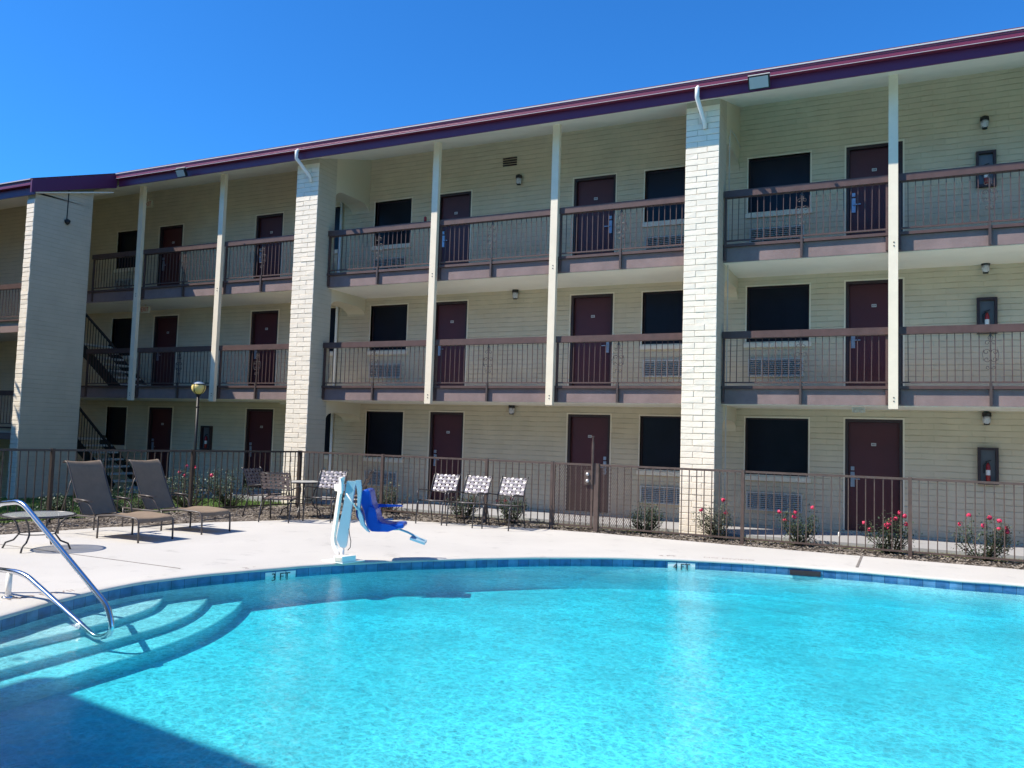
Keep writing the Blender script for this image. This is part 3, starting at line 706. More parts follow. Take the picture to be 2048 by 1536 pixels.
# skimmer mouth
m = MB(); a, b2 = Vector((-1.47, 12.02, 0)), Vector((-1.05, 12.09, 0))
m.prism([(0, ZD - .055), (.40, ZD - .055), (.40, WZ - .02), (0, WZ - .02)], (.986, .165, 0), (0, 0, 1), (-1.45, 12.005, 0), (-.165, .986, 0), .02); build('skimmer_mouth', m, M['frame'], bs)
# depth markers on the waterline tile
def marker(px, py, body):
    i = min(range(k), key=lambda j: (PL[j] - Vector((px, py))).length)
    t = (PL[(i + 1) % k] - PL[i - 1]).normalized(); 
    if t.x < 0: t = -t
    inn = Vector((t.y, -t.x))
    a = math.atan2(t.y, t.x); c = PL[i] + inn * .0
    m = MB()
    for q in (-1.05, 0, 1.05):
        cc = c + t * .125 * q; m.obox((cc.x + inn.x * .004, cc.y + inn.y * .004, ZD - .03 - .072 - .012), (t.x, t.y, 0), (inn.x, inn.y, 0), (0, 0, 1), .060, .004, .062)
    p = build('depth_marker', m, M['white'], bs)
    text('marker_lettering', body, .125, (c.x + inn.x * .012, c.y + inn.y * .012, ZD - .115), (R(90), 0, a), M['ink'], p, sx=1.05)
marker(-6.78, 7.8, '3 FT'); marker(-2.97, 11.65, '4 FT')
# water body
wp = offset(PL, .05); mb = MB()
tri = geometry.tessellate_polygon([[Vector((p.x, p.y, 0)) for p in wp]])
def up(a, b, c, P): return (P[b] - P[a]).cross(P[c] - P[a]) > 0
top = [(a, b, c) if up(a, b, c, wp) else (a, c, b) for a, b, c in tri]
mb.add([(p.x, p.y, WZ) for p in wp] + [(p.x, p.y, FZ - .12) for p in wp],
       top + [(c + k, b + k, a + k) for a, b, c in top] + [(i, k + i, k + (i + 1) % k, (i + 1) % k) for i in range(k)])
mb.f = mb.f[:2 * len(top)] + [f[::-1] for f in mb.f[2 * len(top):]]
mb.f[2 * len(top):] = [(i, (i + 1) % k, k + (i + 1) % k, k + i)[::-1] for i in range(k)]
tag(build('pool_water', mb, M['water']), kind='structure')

# terrain: one sheet to the horizon with the pool cut out, falling to the left behind the end wall
def gz_(x, y):
    z = -.135
    if x < -13.2: z -= .12 * min(1, (-13.2 - x) / 5.5)
    if x < -19.2: z -= 1.1 * min(1, (-19.2 - x) / 4)
    if y > 15.15 and x > -21: z = -.2 if x > -13 else min(z, -.2)
    return z
xs = [-600, -200, -80, -45, -32, -26, -24, -23.2, -22, -21, -20, -19.2, -18.2, -16.5, -15, -13.2, -12.0, -9.5, 6.5, 9, 20, 60, 200, 600]
ys = [-400, -120, -40, -15, -6, -2, .2, 4, 8, 10, 12, 13.4, 14, 15.1, 16.8, 20, 30, 60, 150, 400, 900]
mb = MB(); nx, ny = len(xs), len(ys)
for y in ys:
    for x in xs: mb.v.append((x, y, gz_(x, y)))
for j in range(ny - 1):
    for i in range(nx - 1):
        if xs[i] >= -12.0 and xs[i + 1] <= 6.5 and ys[j] >= .2 and ys[j + 1] <= 13.4: 
            if not (xs[i] >= -12.0 and xs[i + 1] <= -9.5): continue
            if ys[j] < 9: pass
        mb.f.append((j * nx + i, j * nx + i + 1, (j + 1) * nx + i + 1, (j + 1) * nx + i))
M['soil'] = mat('soil_turf', (.12, .17, .05), .95, var=.35, vscale=5, bump=.02, bscale=30)
tag(build('ground', mb, M['soil']), kind='structure')
# sidewalk in front of the rooms
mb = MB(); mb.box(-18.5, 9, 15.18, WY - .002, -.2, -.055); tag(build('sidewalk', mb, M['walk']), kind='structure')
mb = MB(); mb.box(-1.4, .5, 14.2, 15.18, -.2, -.04); 
# planting bed mulch: rows along the fence
mulch = [(9, 13.802), (1.5, 13.802), (-2.3, 13.842), (-4.95, 13.985), (-7.0, 13.80), (-8.8, 13.35), (-10.1, 12.3), (-11.0, 10.8), (-11.6, 9.2), (-11.9, 7.6), (-12.2, 5.5), (-12.4, 2), (-12.4, -1),
         (-14.6, -1), (-14.0, 4), (-13.35, 8), (-13.05, 11), (-12.6, 13.6), (-12.3, 14.75), (-9, 14.78), (-5, 14.72), (-1, 14.76), (3, 14.72), (9, 14.76)]
tag(sheet('mulch_bed', mulch, [], -.112, M['mulch']), kind='structure')
# mulch chips and leaf litter
def inside(p, poly):
    c = False; n = len(poly); j = n - 1
    for i in range(n):
        if (poly[i][1] > p[1]) != (poly[j][1] > p[1]) and p[0] < (poly[j][0] - poly[i][0]) * (p[1] - poly[i][1]) / (poly[j][1] - poly[i][1]) + poly[i][0]: c = not c
        j = i
    return c
M['chip'] = mat('mulch_chip', (.25, .215, .18), .9, var=.5, vscale=8)
mb = MB(); cnt = 0
while cnt < 15000:
    x, y = (random.uniform(-14, 4), random.uniform(13.3, 14.85)) if random.random() < .62 else (random.uniform(-14, -10), random.uniform(5, 14.5))
    if not inside((x, y), mulch): continue
    cnt += 1; a = random.uniform(0, math.pi); l = random.uniform(.012, .04); w = random.uniform(.005, .013); z = -.108 + random.uniform(0, .018)
    d = Vector((math.cos(a), math.sin(a), random.uniform(-.4, .4))) * l; n = Vector((-math.sin(a), math.cos(a), random.uniform(-.4, .4))) * w; c = Vector((x, y, z))
    mb.add([c - d - n, c + d - n, c + d + n, c - d + n], [(0, 1, 2, 3)])
tag(build('mulch_chips', mb, M['chip']), kind='stuff')
# grass
M['grass'] = mat('grass_blade', (.11, .20, .03), .6, var=.35, vscale=3)
M['grassdry'] = mat('grass_strip', (.27, .27, .13), .7, var=.45, vscale=6)
def grass(name, n, fn, m, hmin, hmax):
    mb = MB()
    for _ in range(n):
        x, y = fn(); z = gz_(x, y) if y < 15 else -.13
        if x > -13: z = -.125
        a = random.uniform(0, 2 * math.pi); h = random.uniform(hmin, hmax); w = .006
        l = Vector((random.uniform(-.5, .5) * h, random.uniform(-.5, .5) * h, h))
        s = Vector((math.cos(a), math.sin(a), 0)) * w; c = Vector((x, y, z))
        mb.add([c - s, c + s, c + l], [(0, 1, 2)])
    return tag(build(name, mb, m), kind='stuff')
def lawn_pt():
    while True:
        x = random.uniform(-20.5, -12.6); y = random.uniform(7.5, 15.1)
        if not inside((x, y), mulch): return x, y
grass('lawn_grass', 42000, lawn_pt, M['grass'], .03, .07)
grass('strip_grass', 14000, lambda: (random.uniform(-12.3, 4.5), random.uniform(14.74, 15.17)), M['grassdry'], .02, .05)

# deck joints, faded letters
mb = MB(); mb.box(-.635, -.600, 12.45, 13.80, ZD - .02, ZD + .004)
tag(build('expansion_joint', mb, M['joint']), kind='structure')
mb = MB(); mb.box(-12.0, -7.62, 7.065, 7.083, ZD - .02, ZD + .0035); mb.box(-8.9, -6.3, 9.9, 9.914, ZD - .02, ZD + .0035) if False else None
tag(build('control_joint', mb, M['joint']), kind='structure')
for body, x, y, a, s in [('3 FT', -6.98, 7.62, 66, .16), ('NO DIVING', -7.42, 5.35, 80, .15), ('4 FT', -3.12, 11.85, 24, .13), ('NO DIVING', -2.3, 12.12, 12, .13)]:
    o = text('deck_lettering', body, s, (x, y, ZD + .0045), (0, 0, R(a) ), M['fadedpaint'], ext=.0005, sx=1.05)
    tag(o, 'faded painted %s lettering on the deck %s' % (body, 'beside the steps' if y < 6 else 'near the three foot tile' if y < 8 else 'at the far edge, short word' if '4' in body else 'at the far edge, long words'), 'marking', kind='structure')

# ------------------------------------------------------------------ fence
fence = thing('metal_fence', (-6, 14.15, ZD), 'brown metal picket fence round the pool deck', 'fence')
ZT = 1.115
def fpost(x, y, top=ZT + .01, w=.055, m='fence'):
    q = MB(); q.box(x - w / 2, x + w / 2, y - w / 2, y + w / 2, -.14, top); q.lathe((x, y, -.115), [(.05, 0), (.05, .012)], 10); return build('fence_post', q, M[m], fence)
def fpanel(a, b, m='fence', sp=.125, mesh=None):
    a, b = Vector((*a, 0)), Vector((*b, 0)); d = (b - a); L2 = d.length; u = d / L2
    a2 = a + u * .028; b2_ = b - u * .028
    q = MB(); q.bar((a2.x, a2.y, ZT - .018), (b2_.x, b2_.y, ZT - .018), .03, .036); q.bar((a2.x, a2.y, ZD + .085), (b2_.x, b2_.y, ZD + .085), .025, .028)
    n = max(2, int(L2 / sp))
    for i in range(1, n):
        p = a + d * i / n; q.obox((p.x, p.y, (ZT - .036 + ZD + .099) / 2), u, u.cross(Vector((0, 0, 1))), (0, 0, 1), .0075, .0075, (ZT - .036 - ZD - .099) / 2)
    o = build('fence_panel', q, M[m], fence)
    if mesh:
        build('wire_mesh', mesh_panel(a2, a2 + u * mesh, ZD + .10, ZT - .036), M[m], o)
    return o
def mesh_panel(a, b, z0, z1):
    q = MB(); u = (b - a).normalized(); L2 = (b - a).length; hh = z1 - z0; s = .037; off = Vector((u.y, -u.x, 0)) * .012
    kx = .55      # diamonds taller than wide
    n = int((L2 + hh * kx) / s)
    for i in range(n):
        t0 = i * s
        for sg in (1, -1):
            # line x = t0 - kx*h (or mirrored)
            h0 = max(0, (t0 - L2) / kx); h1 = min(hh, t0 / kx)
            if h1 <= h0: continue
            xa, xb = t0 - kx * h0, t0 - kx * h1
            if sg < 0: xa, xb = L2 - xa, L2 - xb
            p = a + u * xa + off; r = a + u * xb + off
            w = u * .0036
            q.add([(p.x - w.x, p.y - w.y, z0 + h0), (p.x + w.x, p.y + w.y, z0 + h0), (r.x + w.x, r.y + w.y, z0 + h1), (r.x - w.x, r.y - w.y, z0 + h1)], [(0, 1, 2, 3)])
    return q
FYY = 14.15
PX = [2.55, .05, -2.47, -5.05, -5.93, -7.30, -9.71, -11.87]
for x in PX: fpost(x, FYY) if x not in (-11.87, -5.05) else None
fpost(5.0, FYY)
fpost(-5.05, FYY, ZT + .01, .085)
fpost(-11.87, FYY, ZT + .01, .07, 'fencedark')
fpanel((5.0, FYY), (2.55, FYY)); fpanel((2.55, FYY), (.05, FYY)); fpanel((.05, FYY), (-2.47, FYY))
fpanel((-5.05, FYY), (-2.47, FYY), mesh=.62); fpanel((-5.93, FYY), (-7.30, FYY)); fpanel((-7.3, FYY), (-9.71, FYY)); fpanel((-9.71, FYY), (-11.87, FYY))
LP = [(-11.87, FYY), (-12.35, 11.62), (-12.83, 9.08), (-13.3, 6.6), (-13.8, 4.1)]
for p in LP[1:]: fpost(*p, m='fencedark')
for a, b in zip(LP[:-1], LP[1:]): fpanel(a, b, 'fencedark')
gate = thing('pool_gate', (-5.5, FYY, ZD), 'brown metal gate with wire mesh and a tall latch in the picket fence', 'gate')
gx0, gx1 = -5.89, -5.14
q = MB()
for x in (gx0, gx1): q.box(x - .02, x + .02, FYY - .02, FYY + .02, ZD + .05, ZT)
q.bar((gx0 + .02, FYY, ZT - .02), (gx1 - .02, FYY, ZT - .02), .034, .04); q.bar((gx0 + .02, FYY, ZD + .08), (gx1 - .02, FYY, ZD + .08), .03, .03); build('gate_frame', q, M['fence'], gate)
q = MB()
for i in range(1, 7): x = gx0 + (gx1 - gx0) * i / 7; q.box(x - .0075, x + .0075, FYY - .0075, FYY + .0075, ZD + .095, ZT - .04)
build('gate_pickets', q, M['fence'], gate)
build('wire_mesh', mesh_panel(Vector((gx0 + .02, FYY, 0)), Vector((gx1 - .02, FYY, 0)), ZD + .095, ZT - .04), M['fence'], gate)
q = MB(); q.tube([(-5.12, FYY - .06, ZT - .30), (-5.12, FYY - .06, 1.52)], .022, 8); q.tube([(-5.12, FYY - .06, 1.52), (-5.12, FYY - .06, 1.60)], .014, 8); q.lathe((-5.12, FYY - .06, 1.60), [(.024, 0), (.024, .02)], 8); build('latch_rod', q, M['fence'], gate)
q = MB(); q.box(gx1 - .14, gx1 + .02, FYY - .05, FYY - .021, ZT - .38, ZT - .12); build('lock_box', q, M['fence'], gate)
q = MB()
for z in (ZT - .19, ZT - .31): q.obox((gx1 - .07, FYY - .06, z), (1, 0, 0), (0, 1, 0), (0, 0, 1), .008, .01, .008); q.tube([(gx1 - .07, FYY - .05, z), (gx1 - .07, FYY - .085, z)], [.036, .03], 12)
build('knob', q, M['galv'], gate, True)

# ------------------------------------------------------------------ strap chairs
def weave(mb, o, ax, ay, nrm, w, h, nu, nv, sw=.56, amp=.008):
    """woven vinyl straps: nu running along ay, nv running along ax"""
    o, ax, ay, nrm = Vector(o), Vector(ax), Vector(ay), Vector(nrm)
    for (n1, n2, A, B, la, lb, ph) in ((nu, nv, ax, ay, w, h, 0), (nv, nu, ay, ax, h, w, 1)):
        cell = la / n1; bw = cell * sw / 2
        for i in range(n1):
            c = (i + .5) * cell; seg = n2 * 2; pts = []
            for s in range(seg + 1):
                t = s / seg * lb
                z = amp * math.cos(math.pi * (t / (lb / n2) - .5 + i + ph))
                pts.append((t, z))
            vs = []
            for t, z in pts:
                p = o + A * c + B * t + nrm * z; vs += [p - A * bw, p + A * bw]
            mb.add(vs, [(2 * s, 2 * s + 1, 2 * s + 3, 2 * s + 2) for s in range(seg)])
def make_chair(dark=False):
    t = local('patio_chair', '', 'chair', 'strap patio chairs on the pool deck')
    W = .27
    fr = MB()
    for s in (-1, 1):
        x = s * W
        fr.tube([(x, -.30, 0), (x, -.285, .22), (x, -.27, .38), (x, -.235, .425), (x, -.18, .43), (x, .0, .415), (x, .20, .40)], .0125, 7)
        arm = [(x, -.235, .425), (x * 1.06, -.245, .50), (x * 1.1, -.235, .575), (x * 1.1, -.19, .615), (x * 1.08, -.1, .625), (x * 1.06, .05, .605), (x, .245, .585)]
        fr.tube(arm, .012, 7)
        fr.tube([(x * .98, .20, .40), (x, .225, .50), (x, .255, .62), (x, .315, .78), (x, .375, .89), (x, .41, .925)], .012, 7)
    fr.tube([(-W, -.2, .43), (W, -.2, .43)], .011, 6); fr.tube([(-W, .2, .40), (W, .2, .40)], .011, 6)
    fr.tube([(-W, .375, .885), (-.1, .395, .868), (.1, .395, .868), (W, .375, .885)], .009, 6)
    fr.tube([(-W, .245, .58), (0, .26, .565), (W, .245, .58)], .009, 6)
    build('chair_frame', fr, M['chairmetal'], t, True)
    for s in (-1, 1):
        l = MB(); x = s * W; l.tube([(x, .21, .40), (x, .26, .25), (x, .31, .08), (x, .33, 0)], .0125, 7); build('leg', l, M['chairmetal'], t, True)
    sm = M['strapdark'] if dark else M['strap']
    b = MB(); up = Vector((0, .13, .30)).normalized(); nr = Vector((0, -.30, .13)).normalized()
    weave(b, (-W + .01, .255, .585), (1, 0, 0), up, nr, 2 * W - .02, .345, 6, 5); build('backrest', b, sm, t)
    b = MB(); weave(b, (-W + .01, -.19, .432), (1, 0, 0), (0, .995, -.07), (0, .07, .995), 2 * W - .02, .39, 6, 5); build('seat', b, sm, t)
    return t
ch = make_chair(); chd = make_chair(True)
used = {0: False, 1: False}
def chair(x, y, rz, label, dark=0):
    src = chd if dark else ch
    o = src if not used[dark] else copy_tree(src)
    used[dark] = True
    return place(o, (x, y, ZD), R(rz), label)
chair(-7.95, 13.42, 2, 'strap patio chair by the fence, nearest the pool lift of the row of three')
chair(-7.29, 13.44, -2, 'middle strap patio chair of the row of three by the fence')
chair(-6.57, 13.46, -3, 'strap patio chair closest to the gate in the row of three by the fence')
chair(-10.30, 11.80, 203, 'dark patio chair seen from behind, pulled up to the round cafe table', 1)
chair(-10.98, 12.20, 95, 'dark patio chair by the rose bushes, across the cafe table from the pool lift', 1)
chair(-9.76, 12.38, 14, 'pale strap patio chair facing the pool at the round cafe table')
chair(-9.80, 13.25, -62, 'dark patio chair half hidden behind the pale one at the cafe table', 1)

def round_table(name, x, y, r, h, label, top_mat, nleg=4, umb=False):
    t = thing(name, (x, y, ZD), label, 'table')
    m = MB(); m.lathe((x, y, ZD + h), [(r - .03, -.012), (r - .03, .0)], 36); build('table_top', m, top_mat, t)
    m = MB(); m.tube([(x + (r - .012) * math.cos(a), y + (r - .012) * math.sin(a), ZD + h - .008) for a in [2 * math.pi * i / 36 for i in range(36)]], .014, 7, close=True); build('table_rim', m, M['chairmetal'], t, True)
    for i in range(nleg):
        a = 2 * math.pi * i / nleg + .55; c, s = math.cos(a), math.sin(a); m = MB()
        m.tube([(x + c * r * .82, y + s * r * .82, ZD + h - .02), (x + c * r * .62, y + s * r * .62, ZD + h * .75), (x + c * r * .5, y + s * r * .5, ZD + h * .45), (x + c * r * .66, y + s * r * .66, ZD + h * .25),
                (x + c * r * .88, y + s * r * .88, ZD + h * .17), (x + c * r * .96, y + s * r * .96, ZD)], .012, 7); build('leg', m, M['chairmetal'], t, True)
    m = MB(); m.tube([(x + r * .5 * math.cos(a), y + r * .5 * math.sin(a), ZD + h * .45) for a in [2 * math.pi * i / 20 for i in range(20)]], .007, 6, close=True); build('brace_ring', m, M['chairmetal'], t, True)
    return t
round_table('low_table', -10.24, 7.11, .44, .45, 'low round frosted side table beside the loungers', M['tableglass'])
M['cafetop'] = mat('cafe_top', (.50, .50, .48), .3)
round_table('cafe_table', -10.62, 12.76, .40, .665, 'round pale topped cafe table between the woven chairs', M['cafetop'])

# ------------------------------------------------------------------ loungers
def make_lounger():
    t = local('sun_lounger', '', 'lounger', 'taupe sling loungers on the deck')
    W = .30       # half width along y; long axis x, foot at +x
    side = MB()
    for s in (-1, 1):
        y = s * W
        side.tube([(.86, y, 0), (.855, y, .20), (.845, y, .29), (.80, y, .335), (.70, y, .345), (.35, y, .355), (.05, y, .33), (-.10, y, .30), (-.40, y, .30), (-.86, y, .31)], .014, 7)
        side.tube([(.015, y, 0), (.02, y, .2), (.0, y, .32)], .014, 7)
        side.tube([(-.84, y, 0), (-.84, y, .31)], .014, 7)
        side.tube([(-.02, y * 1.06, .31), (-.10, y * 1.12, .44), (-.17, y * 1.14, .50), (-.26, y * 1.14, .52)], .012, 7)
        side.tube([(-.26, y * 1.14, .52), (-.45, y * 1.08, .50), (-.52, y * 1.02, .52)], .012, 7)
        side.obox((-.28, y * 1.14, .535), (1, 0, -.04), (0, 1, 0), (0, 0, 1), .17, .028, .008)
    side.tube([(.85, -W, .22), (.85, W, .22)], .011, 6); side.tube([(-.84, -W, .25), (-.84, W, .25)], .011, 6); side.tube([(.0, -W, .30), (.0, W, .30)], .011, 6)
    build('lounger_frame', side, M['sling_frame'], t, True)
    B = [(-.33, .31), (-.42, .44), (-.52, .62), (-.62, .82), (-.70, .99), (-.76, 1.07), (-.81, 1.085), (-.845, 1.06)]
    bf = MB()
    for s in (-1, 1): bf.tube([(x, s * (W - .012), z) for x, z in B], .012, 7)
    bf.tube([(-.62, -W, .80), (-.84, 0 - W * .9, .33)], .008, 6); bf.tube([(-.62, W, .80), (-.84, W * .9, .33)], .008, 6)
    bf.tube([(-.845, -W + .01, 1.06), (-.845, W - .01, 1.06)], .012, 7)
    build('back_frame', bf, M['sling_frame'], t, True)
    def slingm(P, sag):
        m = MB(); n = 8; th = .006
        P2 = crom_open([Vector(p) for p in P], 4); kk = len(P2)
        for sd in (0, 1):
            for i, p in enumerate(P2):
                a = P2[max(0, i - 1)]; b = P2[min(kk - 1, i + 1)]; d = (b - a).normalized(); nr = Vector((d.y, -d.x)) * (th * sd)
                for j in range(n + 1):
                    f = j / n; yy = (-W + .0) + 2 * W * f; g = sag * (1 - (2 * f - 1) ** 2)
                    wr = .004 * noise.noise((p.x * 6, yy * 9, 1.3))
                    m.v.append((p.x + nr.x + d.y * g * 1. + wr, yy, p.y + nr.y - abs(d.x) * g + wr))
        for sd in (0, 1):
            o = sd * kk * (n + 1)
            for i in range(kk - 1):
                for j in range(n):
                    q = (o + i * (n + 1) + j, o + i * (n + 1) + j + 1, o + (i + 1) * (n + 1) + j + 1, o + (i + 1) * (n + 1) + j)
                    m.f.append(q if sd else q[::-1])
        return m
    build('backrest', slingm([(x + .0, z + .008) for x, z in B[::-1]], .02), M['sling'], t, True)
    build('seat', slingm([(-.30, .31), (-.10, .315), (.10, .355), (.35, .372), (.6, .362), (.76, .355), (.83, .335), (.858, .28)], .018), M['sling'], t, True)
    return t
lg = make_lounger()
place(lg, (-10.58, 8.55, ZD), R(0), 'reclined taupe sling lounger beside the low round table')
l2 = copy_tree(lg); place(l2, (-10.66, 9.75, ZD), R(1.5), 'reclined taupe sling lounger between the other lounger and the cafe chairs')

# ------------------------------------------------------------------ pool lift
cr = Vector((.975, .222, 0)); cd = Vector((-.222, .975, 0)); LB = Vector((-6.47, 8.62, ZD))
lift = thing('pool_lift', tuple(LB), 'white and pale blue pool lift with a blue plastic seat', 'pool lift')
cr = Vector((.901, .434, 0)); cd = Vector((-.434, .901, 0)); cr2 = Vector((.973, -.23, 0)); cd2 = Vector((.23, .973, 0))
def LPt(cx, cy, d=0, turn=False):
    x = (cx - 460) / 1198; z = (1421 - cy) / 1198
    x, z = x - z * .031, z + x * .031
    if turn: return LB + cr2 * (x * 1.25) + Vector((0, 0, z + .01)) + cd2 * d
    return LB + cr * x + Vector((0, 0, z + .01)) + cd * d
def lprism(name, pts, d0, d1, m, smooth=False, parent=None):
    tw = name in ('mast', 'control_box', 'actuator_head', 'base_box', 'base_plate', 'panel')
    q = MB(); a = [LPt(x, y, d0, tw) for x, y in pts]; b = [LPt(x, y, d1, tw) for x, y in pts]; n = len(pts)
    q.add(a + b, [tuple(range(n)), tuple(range(n, 2 * n))[::-1]] + [(i, n + i, n + (i + 1) % n, (i + 1) % n) for i in range(n)])
    return build(name, q, M[m], parent or lift)
lprism('base_plate', [(250, 1412), (650, 1412), (650, 1426), (250, 1426)], -.16, .2, 'liftwhite')
bx = lprism('base_box', [(485, 1325), (640, 1325), (640, 1412), (485, 1412)], -.16, .06, 'liftwhite')
lprism('panel', [(508, 1342), (628, 1342), (628, 1398), (508, 1398)], -.167, -.1605, 'grille', parent=bx)
q = MB(); q.tube([LPt(455, 1412), LPt(455, 1230)], .028, 12); build('pivot_post', q, M['liftwhite'], lift, True)
lprism('mast', [(440, 150), (495, 150), (350, 1080), (375, 1180), (440, 1270), (440, 1330), (380, 1300), (310, 1190), (298, 1100)], -.055, -.015, 'liftwhite')
lprism('mast_cover', [(515, 212), (655, 216), (632, 330), (590, 640), (520, 1190), (500, 1225), (430, 1215), (372, 1100), (380, 1020), (470, 560)], -.01, .055, 'liftblue')
lprism('control_box', [(335, 262), (405, 262), (400, 372), (350, 365), (335, 330)], -.05, .07, 'liftwhite')
lprism('actuator_head', [(480, 190), (510, 165), (530, 250), (535, 395), (490, 400)], -.10, -.071, 'liftwhite')
q = MB(); q.tube([LPt(530, 395, -.09), LPt(700, 640, -.09)], .009, 8); build('actuator_rod', q, M['liftwhite'], lift, True)
lprism('seat_arm', [(655, 200), (735, 195), (750, 330), (745, 430), (730, 560), (725, 640), (770, 740), (800, 860), (880, 985), (840, 965), (745, 870), (705, 740), (690, 600), (690, 480), (690, 380)], -.06, .0, 'liftblue')
q = MB(); q.tube([LPt(545, 900, .02), LPt(570, 1010, -.03), LPt(598, 1120, -.05), LPt(590, 1210, -.05), LPt(550, 1255, -.04)], .005, 6); build('power_cable', q, M['black'], lift, True)
seat = lprism('seat', [(750, 350), (810, 343), (858, 362), (900, 575), (950, 640), (985, 790), (1040, 850), (1180, 872), (1385, 868), (1385, 940), (1230, 945), (1150, 990), (985, 992), (880, 985), (820, 930), (785, 800), (770, 700), (715, 560), (702, 440)], .03, .43, 'seatblue')
mod = seat.modifiers.new('round', 'BEVEL'); mod.width = .025; mod.segments = 3
lprism('seat_side', [(860, 600), (955, 640), (1000, 850), (1180, 880), (1300, 935), (1150, 985), (900, 975), (850, 900), (840, 700)], -.005, .029, 'seatblue', parent=seat)
lprism('seat_shell', [(632, 610), (668, 670), (700, 700), (718, 800), (730, 880), (690, 850), (640, 770), (628, 690)], .12, .34, 'seatdark', parent=seat)
lprism('armrest', [(900, 598), (1300, 618), (1308, 640), (960, 650), (915, 632)], .40, .445, 'seatblue', parent=seat)
lprism('hinge_plate', [(1015, 838), (1130, 832), (1165, 862), (1060, 858)], .44, .46, 'liftblue', parent=seat)
q = MB(); q.tube([LPt(1160, 975, .23), LPt(1290, 975, .23), LPt(1420, 1020, .22), LPt(1580, 1100, .21), LPt(1690, 1165, .2)], .014, 8); build('footrest_arm', q, M['liftblue'], lift, True)
q = MB(); q.obox(LPt(1590, 1135, .2), LPt(1720, 1185, .2) - LPt(1470, 1100, .2), cd, (0, 0, 1), .10, .15, .014); build('footrest', q, M['liftblue'], lift)

# ------------------------------------------------------------------ stair handrail in the pool
hr = thing('pool_handrail', (-7.5, 5.0, ZD), 'bent stainless steel grab rail at the pool steps', 'handrail')
Yh = 5.0
def bend(P, n=6):
    out = []
    Vp = [Vector(p) for p in P]; out.append(Vp[0])
    for i in range(1, len(Vp) - 1):
        a, b, c = Vp[i - 1], Vp[i], Vp[i + 1]; r = min(.10, (b - a).length * .45, (c - b).length * .45)
        p = b + (a - b).normalized() * r; q = b + (c - b).normalized() * r
        for j in range(n + 1): t = j / n; out.append(p * (1 - t) ** 2 + b * 2 * t * (1 - t) + q * t * t)
    out.append(Vp[-1]); return out
m = MB(); m.tube(bend([(-7.98, Yh, ZD), (-7.98, Yh, .62), (-7.80, Yh, .76), (-7.46, Yh, .80), (-6.20, Yh, -.03), (-6.13, Yh, -.24), (-6.32, Yh, -.31), (-7.30, Yh, .125), (-7.45, Yh, .15), (-7.98, Yh, .14)], 8), .024, 14); build('rail_tube', m, M['steel'], hr, True)
m = MB(); m.tube([(-7.56, Yh, ZD), (-7.56, Yh, .13)], .026, 12); build('rail_post', m, M['liftwhite'], hr, True)
for x in (-7.56, -7.98):
    m = MB(); m.lathe((x, Yh, ZD), [(.055, 0), (.055, .012), (.03, .02)], 16); build('rail_flange', m, M['steel'], hr, True)

# ------------------------------------------------------------------ globe lamp post
lp = thing('globe_lamp', (-15.45, 14.6, -.2), 'globe lamp with pale yellow glass on a tall dark post', 'lamp post')
x, y = -15.45, 14.6
m = MB(); m.tube([(x, y, -.2), (x, y, 2.33)], .032, 10); m.lathe((x, y, -.2), [(.11, 0), (.10, .05), (.04, .08)], 12); m.lathe((x, y, 2.05), [(.036, -.02), (.05, 0), (.036, .02)], 10); build('post', m, M['black'], lp, True)
zc = 2.52; r = .168
m = MB(); m.lathe((x, y, zc), [(.04, -.165)] + [(r * math.cos(R(a)), r * math.sin(R(a))) for a in range(-66, 30, 8)], 20); build('globe', m, M['globe'], lp, True)
m = MB(); m.lathe((x, y, zc), [(r * 1.0 * math.cos(R(a)), r * .98 * math.sin(R(a)) * .85 + .012) for a in (30, 42, 54, 66, 78, 88)], 20); build('globe_top', m, M['globetop'], lp, True)
m = MB(); m.tube([(x + (r + .003) * math.cos(R(28)) * math.cos(a), y + (r + .003) * math.cos(R(28)) * math.sin(a), zc + r * math.sin(R(28))) for a in [2 * math.pi * i / 24 for i in range(24)]], .009, 6, close=True)
for i in range(4):
    a = i * math.pi / 2 + .1
    m.tube([(x + (r + .004) * math.cos(R(e)) * math.cos(a), y + (r + .004) * math.cos(R(e)) * math.sin(a), zc + (r + .002) * math.sin(R(e))) for e in (-72, -50, -30, -10, 10, 28)], .008, 6)
m.lathe((x, y, zc), [(.05, -.2), (.06, -.15)], 12); build('globe_cage', m, M['black'], lp)

